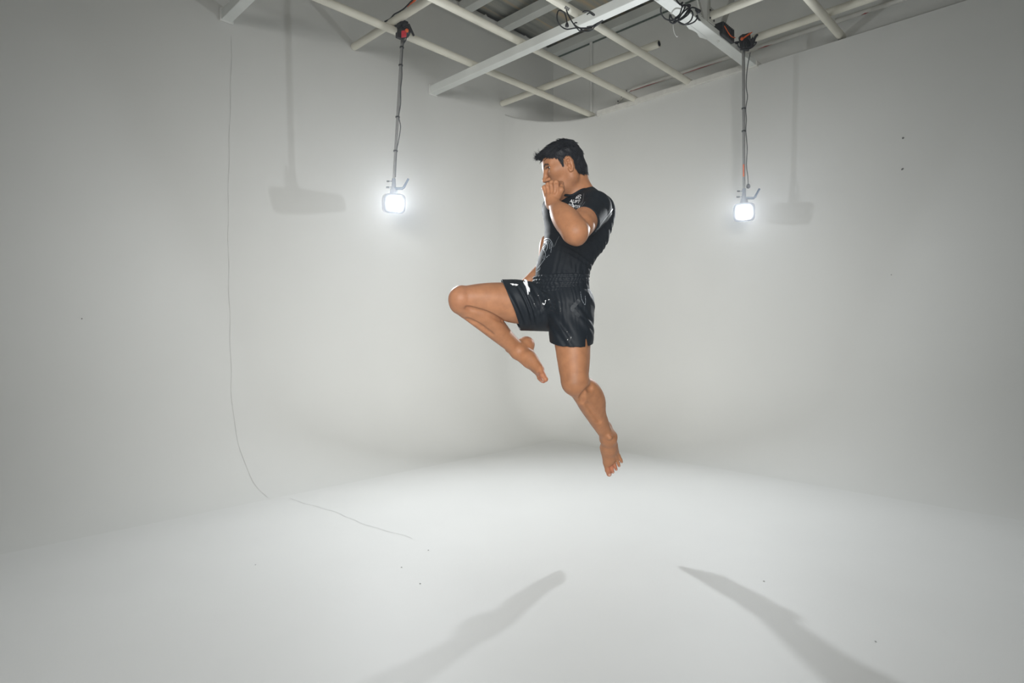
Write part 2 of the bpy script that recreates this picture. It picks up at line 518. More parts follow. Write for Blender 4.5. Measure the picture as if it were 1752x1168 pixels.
# conduit along the right wall, and the upright one in the corner
zc = CAMH + 3.355 * SC + 0.045
cd = empty('wall_conduit', R(UW, VL - 0.7, zc), 'white conduit with bare red patches along the right wall above the lip', 'conduit')
MB().tube([R(UW - 0.02, 3.35, zc), R(UW - 0.02, 0, zc), R(UW - 0.02, VMIN, zc)], 0.019, 12).build('pipe', M['conduit'], cd)
for (p0, p1) in (((1085, 163), (1160, 138)), ((1170, 135), (1255, 106)), ((1304, 87), (1332, 78)), ((1478, 28), (1492, 23))):
    va_, vb_ = uv_at(*p0, zc)[1], uv_at(*p1, zc)[1]
    MB().tube([R(UW - 0.026, va_, zc - 0.014), R(UW - 0.026, (va_ + vb_) / 2, zc - 0.0135), R(UW - 0.026, vb_, zc - 0.014)], [0.004, 0.0065, 0.003], 8).build('bare_red_patch', M['red'], cd)
for (px, py) in ((1166, 137), (1082, 163), (1268, 84), (1430, 44)):
    v_ = uv_at(px, py, zc)[1]
    MB().tube([R(UW - 0.02, v_ + 0.02, zc), R(UW - 0.02, v_ - 0.02, zc)], 0.024, 12).build('coupling', M['conduit'], cd)
# broken end near the corner
pp = [R(UW - 0.03, 3.35, zc), R(UW - 0.035, 3.43, zc - 0.02), R(UW - 0.03, 3.50, zc - 0.075), R(UW - 0.03, 3.60, zc - 0.135)]
MB().tube(spline(pp, 5), [0.012 + 0.005 * math.sin(i * 2.2) for i in range(16)], 8).build('broken_end', M['conduit'], cd)
for i in (4, 8, 11):
    c = spline(pp, 5)[i]
    MB().lathe(c - AX[0] * 0.02, -AX[0], [(0, 0.009), (0.006, 0.007), (0.006, 0)], 7).build('chipped_spot', M['mark'], cd)
k = (1013 - CX) / FPX
d_ = UW / (UA[0] * k + UA[1]); vcon = float(P(1013, 100, d_)[:2] @ VB)
e = empty('upright_conduit', R(UW - 0.02, vcon, ZLIP), 'thin upright conduit on the grey wall near the corner', 'conduit')
MB().tube([R(UW - 0.018, vcon, ZLIP - 0.1), R(UW - 0.018, vcon, ZLIP + 0.4), R(UW - 0.018, vcon, ZTOP - 0.1)], 0.017, 10).build('pipe', M['upper'], e)

# high-bay pendant whose rim dips into the top of the frame
c = P(1041, -26, 5.0)
pl = empty('pendant_lamp', c, 'round white high-bay lamp shade at the top edge above the cables', 'lamp')
MB().lathe(c, (0, 0, 1), [(-0.005, 0.19), (0.0, 0.195), (0.03, 0.19), (0.12, 0.14), (0.2, 0.06), (0.26, 0.05), (0.26, 0)], 40).build('shade', M['alu'], pl)
MB().lathe(c, (0, 0, 1), [(0.0, 0.188), (0.02, 0.17), (0.05, 0.0)], 40).build('lens', M['alu'], pl)
MB().tube([c + np.array([0, 0, 0.25]), c + np.array([0, 0, 0.5]), np.array([c[0], c[1], ZTOP + 0.05])], 0.006, 8).build('stem', M['truss'], pl)


# ------------------------------------------------------------------ hanging lamps
def unit(v):
    v = np.array(v, float); return v / np.linalg.norm(v)


AIM = P(985, 480, 2.78)


def hanging_lamp(side, top, head, label):
    """top: clamp point on the pipe, head: centre of the lamp front"""
    e = empty('hanging_lamp', head, label, 'lamp', 'lamps hung from the pipe grid')
    f_ = unit((AIM - head) * np.array([0.50, 1, 0.5]))
    s_ = unit(np.cross(f_, (0, 0, 1))); u_ = np.cross(s_, f_)
    # housing: rounded square tube running back from the front
    prof = []
    n = 40
    def sq(r, depth, k=4.5):
        ring = []
        for w in np.linspace(0, 2 * math.pi, n, endpoint=False):
            cx_, sy_ = math.cos(w), math.sin(w)
            q = (abs(cx_) ** k + abs(sy_) ** k) ** (-1 / k)
            ring.append(head + f_ * depth + s_ * (r * q * cx_) + u_ * (r * 0.92 * q * sy_))
        return ring
    rings = [sq(0.050, 0.006), sq(0.058, 0.022), sq(0.076, 0.03), sq(0.082, 0.022), sq(0.083, 0.0), sq(0.083, -0.10), sq(0.078, -0.16), sq(0.066, -0.30), sq(0.05, -0.315)]
    vs_ = [p for r_ in rings for p in r_]; fs = []
    for i in range(len(rings) - 1):
        for j in range(n):
            fs.append((i * n + j, (i + 1) * n + j, (i + 1) * n + (j + 1) % n, i * n + (j + 1) % n))
    fs.append(tuple(range((len(rings) - 1) * n, len(rings) * n)))
    MB().add(vs_, fs, True).build('housing', M['lampgrey'], e)
    for k_ in range(5):
        rr = sq(0.0845, -0.03 - 0.022 * k_); r2 = sq(0.0845, -0.038 - 0.022 * k_)
        MB().add(rr + r2, [(j, (j + 1) % n, n + (j + 1) % n, n + j) for j in range(n)], True).build('cooling_rib', M['black'], e)
    # glowing diffuser dome
    MB().lathe(head + f_ * 0.004, f_, [(0.0, 0.052), (0.012, 0.049), (0.022, 0.038), (0.028, 0.02), (0.03, 0.0)], 28).build('diffuser', M['glow'], e)
    # yoke stem, spigot, knobs, lever
    base = head + u_ * 0.078 - f_ * 0.06
    yb = np.array([head[0] * 0 + base[0], base[1], base[2]])
    MB().tube([yb - np.array([0, 0, 0.02]), yb + np.array([0, 0, 0.035])], [0.036, 0.026], 16).build('yoke', M['lampgrey'], e)
    MB().tube([yb + np.array([0, 0, 0.03]), yb + np.array([0, 0, 0.115])], [0.018, 0.014], 14).build('spigot', M['lampgrey'], e)
    for dz, L, r in ((0.095, 0.055, 0.006), (0.048, 0.06, 0.007)):
        a = yb + np.array([0, 0, dz])
        k_ = MB().tube([a, a + np.array([-L, 0, 0])], r * 0.6, 8).build('screw', M['lampgrey'], e)
        MB().tube([a + np.array([-L, 0, 0]), a + np.array([-L * 0.62, 0, 0])], r, 10).build('knob', M['black'], k_)
    a = yb + np.array([0, 0, 0.035])
    MB().tube([a + np.array([0.01, -0.01, 0]), a + np.array([0.07, -0.02, -0.002]), a + np.array([0.082, -0.02, 0.008]), a + np.array([0.118, -0.02, 0.075])], [0.011, 0.011, 0.010, 0.008], 10).build('lever', M['handle'], e)
    # pole
    foot = yb + np.array([0, 0, 0.10])
    MB().tube([foot, foot * 0.5 + top * 0.5, top], [0.0105, 0.0115, 0.0125], 12).build('pole', M['pole'], e)
    # light
    ld = bpy.data.lights.new('lamp_light', 'AREA'); ld.shape = 'DISK'; ld.size = 0.10; ld.energy = LAMP_L if side < 0 else LAMP_R; ld.spread = math.radians(174); ld.color = (0.93, 0.97, 1.0)
    lo = bpy.data.objects.new('lamp_light', ld); COL.objects.link(lo)
    lo.location = Vector(f_ * 0.045); lo.parent = e
    lo.rotation_euler = Vector(-f_).to_track_quat('Z', 'Y').to_euler()
    return e, foot


def pole_cable(e, foot, top, bows, side=1):
    """cable that touches the pole at ties and bows out between them"""
    pts = []
    for t, b_ in bows:
        pts.append(foot * (1 - t) + top * t + np.array([b_ * side, -0.012, 0]))
    MB().tube(spline(pts, 8), 0.0036, 7).build('cable', M['polecable'], e)
    for t, b_ in bows:
        if abs(b_) < 0.0125:
            c_ = foot * (1 - t) + top * t
            MB().lathe(c_ + np.array([0, 0, -0.004]), (0, 0, 1), [(0, 0.012), (0, 0.017), (0.01, 0.017), (0.01, 0.012)], 10).build('cable_tie', M['black'], e)


# left lamp
topL = P(689, 56, FPX * (ZA - CAMH) / (CY - 56))
headL = P(675, 348, topL[1] - 0.02)
lampL, footL = hanging_lamp(-1, topL, headL, 'left hanging lamp glowing on its grey pole, clamped to the leftmost lamp pipe')
pole_cable(lampL, footL, topL, [(0.02, 0.014), (0.20, 0.012), (0.26, 0.020), (0.36, 0.030), (0.43, 0.012), (0.52, 0.020), (0.62, 0.014), (0.70, 0.018), (0.78, 0.012), (0.9, 0.012), (0.98, 0.028)])
# right lamp
topR = P(1272, 84, FPX * (ZB - CAMH) / (CY - 71) - 0.06)
headR = P(1273, 363, topR[1] - 0.02)
lampR, footR = hanging_lamp(1, topR, headR, 'right hanging lamp glowing on its grey pole, clamped beside the white truss')
pole_cable(lampR, footR, topR, [(0.03, 0.030), (0.10, 0.026), (0.18, 0.016), (0.30, 0.022), (0.42, 0.012), (0.50, 0.016), (0.58, 0.012), (0.66, 0.026), (0.74, 0.016), (0.86, 0.026), (0.97, 0.050)])
a = footR + np.array([0.03, -0.012, 0.03])
MB().lathe(a - np.array([0, 0, 0.018]), (0, 0, 1), [(0, 0.004), (0.006, 0.014), (0.02, 0.017), (0.034, 0.012), (0.04, 0.004)], 14).build('cable_joint', M['black'], lampR)
a = footR * 0.86 + topR * 0.14
MB().tube([a + np.array([-0.006, -0.009, -0.05]), a + np.array([-0.006, -0.009, 0.05])], 0.006, 8).build('orange_tape', M['orange'], lampR)


def clamp_left():
    c_ = R(*uv_at(690, 52, ZA), ZA)
    t = AX[0]
    MB().tube([c_ - t * 0.04, c_ + t * 0.04], 0.044, 14).build('clamp_jaw', M['black'], lampL)
    MB().box(c_ + np.array([0.0, -0.03, 0.03]), [t, AX[1], AX[2]], (0.035, 0.03, 0.025)).build('clamp_body', M['black'], lampL, bevel=0.006)
    MB().box(P(684, 62, c_[1] - 0.06), [t, AX[1], AX[2]], (0.03, 0.014, 0.02)).build('clamp_foot', M['psu'], lampL, bevel=0.003)
    MB().tube([P(690, 45, c_[1] - 0.07), P(699, 43, c_[1] - 0.08), P(708, 61, c_[1] - 0.08)], [0.016, 0.013, 0.008], 10).build('clamp_handle', M['black'], lampL)
    MB().lathe(P(696, 53, c_[1] - 0.085), (0.3, -1, 0.1), [(0, 0.013), (0.012, 0.013), (0.016, 0.007), (0.016, 0)], 14).build('orange_knob', M['orange'], lampL)
    MB().box(P(691, 58, c_[1] - 0.075), [unit((1, 0.2, 0.25)), unit((-0.2, 1, 0)), np.array([0, 0, 1.0])], (0.02, 0.014, 0.022)).build('red_pad', M['redp'], lampL, bevel=0.004)
    MB().tube([P(690, 64, c_[1] - 0.06), P(690, 45, c_[1] - 0.04)], 0.014, 10).build('spigot_socket', M['black'], lampL)
    MB().tube(spline([P(691, 74, c_[1] - 0.04), P(695, 67, c_[1] - 0.05), P(694, 61, c_[1] - 0.06), P(690, 58, c_[1] - 0.06)], 6), 0.004, 7).build('cable_loop', M['cable'], lampL)


clamp_left()
d0 = topL[1]
e = tag(MB().tube(spline([P(716, -8, d0 + 0.02), P(706, 0, d0), P(692, 14, d0), P(683, 20, d0), P(674, 25, d0), P(668, 32, d0 - 0.02), P(658, 37, d0 - 0.04)], 8)
                  + [], 0.0055, 8).build('supply_cable', M['cable']), 'black cable along the cream pipe above the left lamp clamp', 'cable')
MB().tube(spline([P(658, 47, d0 - 0.05), P(662, 51, d0 - 0.05), P(669, 51, d0 - 0.05), P(676, 45, d0 - 0.05), P(684, 43, d0 - 0.06)], 8), 0.0065, 8).build('cable_end', M['cable'], e)
tag(MB().tube(spline([P(697, 12, d0 - 0.04), P(702, 7, d0 - 0.04), P(708, 2, d0 - 0.04), P(713, -4, d0 - 0.04)], 6), [0.003] * 6 + [0.006] * 6 + [0.009] * 7, 8).build('orange_strap', M['orange']),
    'orange strap on the cream pipe at the photo top above the left lamp', 'strap')


def clamp_right():
    d = topR[1] - 0.03
    MB().box(P(1275, 72, d), [unit((1, 0.2, 0.15)), unit((-0.2, 1, 0)), unit((-0.15, 0, 1))], (0.037, 0.03, 0.055)).build('clamp_body', M['black'], lampR, bevel=0.006)
    MB().box(P(1274, 62, d - 0.035), [unit((1, 0, 0.35)), np.array([0, 1.0, 0]), unit((-0.35, 0, 1))], (0.042, 0.012, 0.013)).build('clamp_jaw', M['black'], lampR, bevel=0.003)
    MB().tube([P(1268, 68, d - 0.055), P(1282, 58, d - 0.06), P(1287, 55, d - 0.06)], [0.006, 0.007, 0.003], 8).build('orange_strap', M['orange'], lampR)
    MB().lathe(P(1269, 67, d - 0.05), (0, -1, 0), [(0, 0.012), (0.012, 0.012), (0.015, 0)], 12).build('orange_knob', M['orange'], lampR)
    MB().tube([P(1273, 84, d), P(1281, 84, d)], 0.017, 10).build('clamp_foot', M['psu'], lampR)
    MB().tube([P(1264, 72, d), P(1258, 74, d), P(1253, 77, d)], [0.008, 0.013, 0.006], 10).build('inlet_plug', M['black'], lampR)
    for pts in ([(1280, 64), (1284, 70), (1286, 77), (1282, 81), (1277, 80), (1277, 72)], [(1262, 74), (1264, 80), (1270, 84), (1277, 84), (1285, 82), (1292, 76), (1294, 72), (1290, 74), (1288, 79)],
                [(1282, 64), (1285, 73), (1286, 80)]):
        MB().tube(spline([P(x, y, d - 0.05) for x, y in pts], 6), 0.0052, 7).build('cable_loop', M['cable'], lampR)
    for pts in ([(1286, 80), (1286, 73), (1288, 63)], [(1289, 75), (1291, 66), (1294, 61), (1297, 60)]):
        MB().tube(spline([P(x, y, d - 0.045) for x, y in pts], 5), [0.006] * 2 + [0.010] * (5 * (len(pts) - 1) - 3) + [0.004] * 2, 8).build('hook', M['black'], lampR)


clamp_right()
# ballast box on the truss
cb = P(1240, 66, 4.74)
pb = empty('power_box', cb, 'black ribbed power box tied with orange cord on the white truss', 'power box')
bx, by, bz = unit(AX[0] + np.array([0, 0, -0.06])), AX[1], AX[2]
cbc = R(4.50, V_TR - 0.030, zt + 0.058)
MB().box(cbc, [AX[0], AX[1], AX[2]], (0.10, 0.045, 0.052)).build('case', M['psu'], pb, bevel=0.006)
for k_ in range(7):
    MB().box(cbc + AX[0] * (-0.075 + 0.025 * k_) - AX[1] * 0.047, AX, (0.004, 0.004, 0.046)).build('cooling_fin', M['black'], pb)
MB().box(cbc - AX[0] * 0.102, AX, (0.006, 0.042, 0.048)).build('end_cap', M['black'], pb, bevel=0.003)
MB().tube(spline([cbc - AX[0] * 0.10 - AX[1] * 0.053 + AX[2] * 0.01, cbc - AX[1] * 0.056 - AX[2] * 0.03, cbc + AX[0] * 0.09 - AX[1] * 0.053 - AX[2] * 0.015], 6), 0.004, 7).build('orange_cord', M['orange'], pb)

# coil of cable round the truss
dk = 4.10
def pt(px, py, dd=0.0):
    return P(px, py, dk + dd)
coil = empty('cable_coil', pt(1165, 25), 'coil of black cable with a plug looped round the white truss', 'cable')
loops = [
    [(1131, 12), (1131, 22), (1138, 32), (1150, 35), (1163, 34), (1172, 26), (1178, 16), (1181, 9), (1176, 8)],
    [(1146, 25), (1146, 36), (1152, 40), (1158, 36), (1166, 24), (1172, 12), (1170, 9)],
    [(1147, 25), (1151, 33), (1160, 30), (1172, 18), (1179, 12), (1174, 9), (1168, 10), (1163, 24), (1155, 31)],
    [(1158, 35), (1166, 41), (1176, 42), (1187, 38), (1193, 31), (1193, 26)],
    [(1160, 36), (1170, 42), (1181, 36), (1185, 27), (1184, 20), (1178, 17), (1170, 27), (1160, 35)],
    [(1152, 38), (1164, 33), (1176, 22), (1181, 15), (1176, 10), (1168, 9)],
    [(1163, 8), (1168, 4), (1166, 10), (1175, 9), (1181, 17), (1176, 26), (1163, 35)],
    [(1178, 17), (1184, 13), (1190, 14), (1194, 18)],
    [(1156, -4), (1159, 3), (1164, 8)],
]
for i, lp in enumerate(loops):
    MB().tube(spline([pt(x, y, 0.02 * math.sin(i * 2.1 + j * 0.9)) for j, (x, y) in enumerate(lp)], 6), 0.0052, 7).build('loop', M['cable'], coil)
MB().lathe(pt(1190, 15), unit(pt(1197, 22) - pt(1190, 15)), [(0, 0.006), (0.01, 0.012), (0.03, 0.017), (0.04, 0.015), (0.04, 0)], 12).build('plug', M['black'], coil)
for du in (-0.006, 0.006):
    q = pt(1196, 22); tt = unit(pt(1197, 22) - pt(1190, 15))
    MB().tube([q + np.array([du, 0, 0]), q + np.array([du, 0, 0]) + tt * 0.02], 0.0025, 6).build('pin', M['pole'], coil)
tag(MB().tube(spline([pt(1152, 38), pt(1152, 48), pt(1154, 57), pt(1158, 63), pt(1160, 61)], 6), 0.0022, 6).build('dangling_tie', M['tie']), 'pale cable tie dangling below the coil on the truss', 'cable tie')
# clear tape band round the truss
tag(MB().tube(spline([pt(1148, 24, -0.02), pt(1152, 17, -0.03), pt(1158, 14, -0.03), pt(1165, 15, -0.02)], 6), 0.005, 8).build('clear_tape', M['tie']), 'band of pale tape round the white truss beside the cable coil', 'tape')
# cable from the coil to the power box
tag(MB().tube(spline([P(1192, 27, 4.3), P(1196, 34, 4.35), P(1206, 41, 4.45), P(1214, 45, 4.5), P(1219, 50, 4.55), P(1226, 54, 4.62)], 6), 0.0075, 8).build('supply_cable', M['cable']),
    'black cable running along the truss from the coil to the power box', 'cable')

# tangled cable with plug on the beam / pipe crossing
dk = 3.98
cc = empty('cable_tangle', pt(990, 40), 'tangle of black cable with a plug hanging on the middle beam crossing', 'cable')
loops = [
    [(970, 40), (969, 32), (966, 23), (960, 18), (955, 19), (953, 27), (954, 36), (960, 45), (970, 50), (984, 48), (998, 48), (1010, 47), (1017, 44), (1024, 39), (1031, 35)],
    [(969, 17), (973, 27), (980, 39), (986, 47), (992, 53), (994, 50), (989, 47), (983, 42), (984, 39), (987, 39)],
    [(982, 42), (990, 47), (1000, 49), (1010, 48), (1018, 43), (1028, 37)],
    [(994, 50), (1000, 53), (1008, 53), (1015, 49), (1018, 43), (1021, 41)],
    [(997, 21), (1000, 19), (1006, 19), (1012, 21), (1017, 25), (1015, 26), (1009, 22), (1004, 25)],
    [(1004, 46), (1010, 45), (1016, 44), (1020, 42), (1030, 36)],
]
for i, lp in enumerate(loops):
    MB().tube(spline([pt(x, y, 0.015 * math.sin(i * 2.1 + j * 0.8)) for j, (x, y) in enumerate(lp)], 6), 0.0043, 7).build('loop', M['cable'], cc)
MB().lathe(pt(970, 38), unit(pt(970, 46) - pt(970, 38)), [(0, 0.005), (0.008, 0.009), (0.022, 0.013), (0.03, 0.012), (0.03, 0)], 12).build('plug', M['black'], cc)
MB().tube([pt(1016, 45), pt(1024, 40), pt(1032, 35)], [0.011, 0.009, 0.002], 8).build('taped_end', M['black'], cc)
tag(MB().tube(spline([P(1063, 0, 4.1), P(1064, 8, 4.1), P(1066, 14, 4.1), P(1068, 16, 4.1)], 5), 0.0022, 6).build('hanging_wire', M['cable']), 'thin dark wire hanging over the middle beam by the pendant shade', 'wire')
# stencil mark on the cream pipe
qv = va[2]
for i in range(3):
    u = uv_at(966 + 2.6 * i, 8 + 1.6 * i, ZA)[0]
    MB().box(R(u, qv - 0.020, ZA - 0.0225), [AX[0], unit(AX[1] - AX[2]), unit(AX[1] + AX[2])], (0.006, 0.010, 0.0015)).build('stencil_mark', M['mark'], a_pipes[2])

#PERSON#
# ------------------------------------------------------------------ the fighter: implicit surfaces -> one continuous mesh
class Grid:
    def __init__(self, lo, hi, h, far=0.09):
        self.lo = np.array(lo, float); self.h = h
        self.n = np.ceil((np.array(hi, float) - self.lo) / h).astype(int) + 1
        self.ax = [(self.lo[i] + h * np.arange(self.n[i])).astype(np.float32) for i in range(3)]
        self.F = np.full(self.n, far, np.float32); self.far = far

    def sl(self, lo, hi):
        a = np.clip(np.floor((np.array(lo) - self.lo) / self.h).astype(int), 0, self.n)
        b_ = np.clip(np.ceil((np.array(hi) - self.lo) / self.h).astype(int) + 1, 0, self.n)
        s = tuple(slice(a[i], b_[i]) for i in range(3))
        X = self.ax[0][s[0]][:, None, None]; Y = self.ax[1][s[1]][None, :, None]; Z = self.ax[2][s[2]][None, None, :]
        return s, X, Y, Z

    def put(self, prim, k=0.02, sub=False):
        fn, lo, hi = prim
        m = k + 0.03
        s, X, Y, Z = self.sl(lo - m, hi + m)
        if 0 in self.F[s].shape: return
        d = fn(X, Y, Z).astype(np.float32)
        a = self.F[s]
        if sub:
            d = -d
            hh = np.maximum(k - np.abs(a - d), 0) / k
            self.F[s] = np.maximum(a, d) + hh * hh * k * 0.25
        else:
            hh = np.maximum(k - np.abs(a - d), 0) / k
            self.F[s] = np.minimum(a, d) - hh * hh * k * 0.25

    def union(self, other, k):
        """other: a Grid on the same lattice spacing, placed at whole steps inside this one"""
        off = np.round((other.lo - self.lo) / self.h).astype(int)
        s = tuple(slice(off[i], off[i] + other.n[i]) for i in range(3))
        a, d = self.F[s], other.F
        hh = np.maximum(k - np.abs(a - d), 0) / k
        self.F[s] = np.minimum(a, d) - hh * hh * k * 0.25

    def subgrid(self, lo, hi):
        lo, hi = np.minimum(lo, hi), np.maximum(lo, hi)
        a = np.clip(np.floor((lo - self.lo) / self.h).astype(int), 0, self.n - 3)
        b_ = np.clip(np.ceil((hi - self.lo) / self.h).astype(int) + 1, a + 3, self.n)
        g = Grid.__new__(Grid)
        g.h, g.far, g.n = self.h, self.far, b_ - a
        g.lo = self.lo + a * self.h
        g.ax = [self.ax[i][a[i]:b_[i]] for i in range(3)]
        g.F = np.full(g.n, self.far, np.float32)
        return g

    def sample(self, p):
        q = (np.asarray(p) - self.lo) / self.h
        q = np.clip(q, 0.001, self.n - 1.002)
        i = np.floor(q).astype(int); f = q - i
        out = 0
        for dx in (0, 1):
            for dy in (0, 1):
                for dz in (0, 1):
                    w = (f[:, 0] if dx else 1 - f[:, 0]) * (f[:, 1] if dy else 1 - f[:, 1]) * (f[:, 2] if dz else 1 - f[:, 2])
                    out = out + w * self.F[i[:, 0] + dx, i[:, 1] + dy, i[:, 2] + dz]
        return out

    def grad(self, p):
        p = np.asarray(p); e = self.h
        g = np.stack([self.sample(p + np.eye(3)[i] * e) - self.sample(p - np.eye(3)[i] * e) for i in range(3)], 1)
        return g / (np.linalg.norm(g, axis=1, keepdims=True) + 1e-9)

    def mesh(self, name):
        F = self.F; h = self.h
        S = (F < 0).astype(np.uint8)
        c = S[:-1, :-1, :-1] + S[1:, :-1, :-1] + S[:-1, 1:, :-1] + S[:-1, :-1, 1:] + S[1:, 1:, :-1] + S[1:, :-1, 1:] + S[:-1, 1:, 1:] + S[1:, 1:, 1:]
        act = np.argwhere((c > 0) & (c < 8)); del c
        cn = [(0, 0, 0), (1, 0, 0), (0, 1, 0), (1, 1, 0), (0, 0, 1), (1, 0, 1), (0, 1, 1), (1, 1, 1)]
        val = np.stack([F[act[:, 0] + a, act[:, 1] + b_, act[:, 2] + d] for a, b_, d in cn], 1)
        acc = np.zeros((len(act), 3)); cnt = np.zeros(len(act))
        cna = np.array(cn, float)
        for a in range(8):
            for b_ in range(a + 1, 8):
                if np.abs(cna[a] - cna[b_]).sum() != 1: continue
                fa, fb = val[:, a], val[:, b_]
                m = (fa < 0) != (fb < 0)
                t = np.where(m, fa / np.where(m, fa - fb, 1), 0)
                acc += np.where(m[:, None], cna[a] + t[:, None] * (cna[b_] - cna[a]), 0); cnt += m
        V = self.lo + (act + acc / cnt[:, None]) * h
        n = F.shape
        key = (act[:, 0] * n[1] + act[:, 1]) * n[2] + act[:, 2]
        quads = []
        for axis in range(3):
            o1, o2 = [(1, 2), (2, 0), (0, 1)][axis]
            sa = [slice(1, -1)] * 3; sb = [slice(1, -1)] * 3
            sa[axis] = slice(0, -1); sb[axis] = slice(1, None)
            A, B_ = S[tuple(sa)], S[tuple(sb)]
            e = np.argwhere(A != B_)
            base = np.ones(3, int); base[axis] = 0
            e = e + base
            inside = S[e[:, 0], e[:, 1], e[:, 2]] > 0
            offs = [(0, 0), (-1, 0), (-1, -1), (0, -1)]
            q = []
            for (p1, p2) in offs:
                cidx = e.copy(); cidx[:, o1] += p1; cidx[:, o2] += p2
                q.append(np.searchsorted(key, (cidx[:, 0] * n[1] + cidx[:, 1]) * n[2] + cidx[:, 2]))
            q = np.stack(q, 1)
            q[~inside] = q[~inside][:, ::-1]
            quads.append(q)
        Q = np.concatenate(quads)
        for _ in range(2):
            V = V - self.grad(V) * np.clip(self.sample(V), -h, h)[:, None] * 0.8
        return V, Q

    def ray(self, px, py, near=2.0, far=3.3):
        """first hit of the sight line through a pixel"""
        px = np.atleast_1d(np.asarray(px, float)); py = np.atleast_1d(np.asarray(py, float))
        d = np.full(px.shape, near); done = np.zeros(px.shape, bool)
        dirs = np.stack([(px - CX) / FPX, np.ones_like(px), -(py - CY) / FPX], 1)
        for _ in range(900):
            p = dirs * d[:, None] + np.array([0, 0, CAMH])
            inside = np.all((p > self.lo) & (p < self.lo + (self.n - 2) * self.h), axis=1)
            v = np.where(inside, self.sample(p), 0.02)
            done |= (v < 0) & inside
            d = np.where(done, d, d + 0.0016)
            if done.all(): break
        p = dirs * d[:, None] + np.array([0, 0, CAMH])
        return p, done


def mesh_np(name, V, Q, material, parent, tint=None):
    me = bpy.data.meshes.new(name)
    nf, k = Q.shape
    me.vertices.add(len(V)); me.vertices.foreach_set('co', np.ascontiguousarray(V, np.float32).ravel())
    me.loops.add(nf * k); me.loops.foreach_set('vertex_index', np.ascontiguousarray(Q, np.int32).ravel())
    me.polygons.add(nf); me.polygons.foreach_set('loop_start', np.arange(0, nf * k, k, dtype=np.int32))
    me.update(calc_edges=True)
    if tint is not None:
        at = me.color_attributes.new('tint', 'FLOAT_COLOR', 'POINT')
        at.data.foreach_set('color', np.concatenate([tint, np.ones((len(tint), 1))], 1).astype(np.float32).ravel())
    return link_mesh(name, me, material, parent, smooth=True)


def cone(a, b_, ra, rb, flat=None):
    a = np.array(a, float); b_ = np.array(b_, float); ba = b_ - a; L2 = float(ba @ ba) + 1e-9
    fx = None
    if flat is not None:
        fx = (unit(flat[0]), flat[1])
    def fn(X, Y, Z):
        qx, qy, qz = X - a[0], Y - a[1], Z - a[2]
        t = np.clip((qx * ba[0] + qy * ba[1] + qz * ba[2]) / L2, 0, 1)
        qx = qx - t * ba[0]; qy = qy - t * ba[1]; qz = qz - t * ba[2]
        if fx:
            n_, s = fx
            cc_ = (qx * n_[0] + qy * n_[1] + qz * n_[2]) * (s - 1)
            qx = qx + cc_ * n_[0]; qy = qy + cc_ * n_[1]; qz = qz + cc_ * n_[2]
        return np.sqrt(qx * qx + qy * qy + qz * qz) - (ra + (rb - ra) * t)
    r = max(ra, rb) / (min(1.0, flat[1]) if flat else 1)
    return fn, np.minimum(a, b_) - r, np.maximum(a, b_) + r


def ell(c, axes, r):
    c = np.array(c, float); A = np.array([unit(x) for x in axes]); r = np.array(r, float)
    def fn(X, Y, Z):
        qx, qy, qz = X - c[0], Y - c[1], Z - c[2]
        l = [(qx * A[i, 0] + qy * A[i, 1] + qz * A[i, 2]) for i in range(3)]
        k0 = np.sqrt(sum((l[i] / r[i]) ** 2 for i in range(3))) + 1e-9
        k1 = np.sqrt(sum((l[i] / r[i] ** 2) ** 2 for i in range(3))) + 1e-9
        return k0 * (k0 - 1) / k1
    R_ = r.max()
    return fn, c - R_, c + R_


def ball(c, r):
    return cone(c, np.array(c) + 1e-4, r, r)


XA = np.eye(3)
GH = 0.0032
GLO = np.array([-0.36, 2.20, 0.28]); GHI = np.array([0.64, 3.16, 2.02])
body = Grid(GLO, GHI, GH)

# --- frames
PHI = math.radians(40)
CF = np.array([-math.cos(PHI), -math.sin(PHI), 0]); CLt = np.array([math.sin(PHI), -math.cos(PHI), 0])
PHP = math.radians(38)
PF = np.array([-math.cos(PHP), -math.sin(PHP), 0]); PLt = np.array([math.sin(PHP), -math.cos(PHP), 0])
Cp, Cw, Cc, Cn = P(961, 512, 2.76), P(963, 462, 2.765), P(984, 388, 2.755), P(990, 330, 2.73)
US = unit(Cc - Cw); CFu = unit(CF - US * (CF @ US)); CLu = unit(CLt - US * (CLt @ US))
TA = [CFu, CLu, US]
SL, SR = P(1017, 355, 2.625), P(952, 358, 2.87)

# --- torso
body.put(ell(Cc, TA, (0.112, 0.152, 0.185)), 0.04)
for s in (1, -1):
    body.put(ell(Cc + CFu * 0.062 + CLu * 0.075 * s + US * 0.055, TA, (0.048, 0.082, 0.062)), 0.04)
    body.put(ell(Cc - CFu * 0.046 + CLu * 0.076 * s + US * 0.0, TA, (0.067, 0.073, 0.13)), 0.05)
    body.put(ell(Cc - CFu * 0.060 + CLu * 0.070 * s + US * 0.095, TA, (0.044, 0.068, 0.070)), 0.05)
body.put(ell(Cw, TA, (0.098, 0.132, 0.13)), 0.06)
body.put(ell(Cw + CFu * 0.03 + US * 0.02, TA, (0.075, 0.085, 0.14)), 0.05)
body.put(ell(Cp, [PF, PLt, XA[2]], (0.102, 0.138, 0.10)), 0.05)
for s in (1, -1):
    body.put(ell(Cp - PF * 0.036 + PLt * 0.062 * s - XA[2] * 0.05, [PF, PLt, XA[2]], (0.066, 0.070, 0.080)), 0.04)
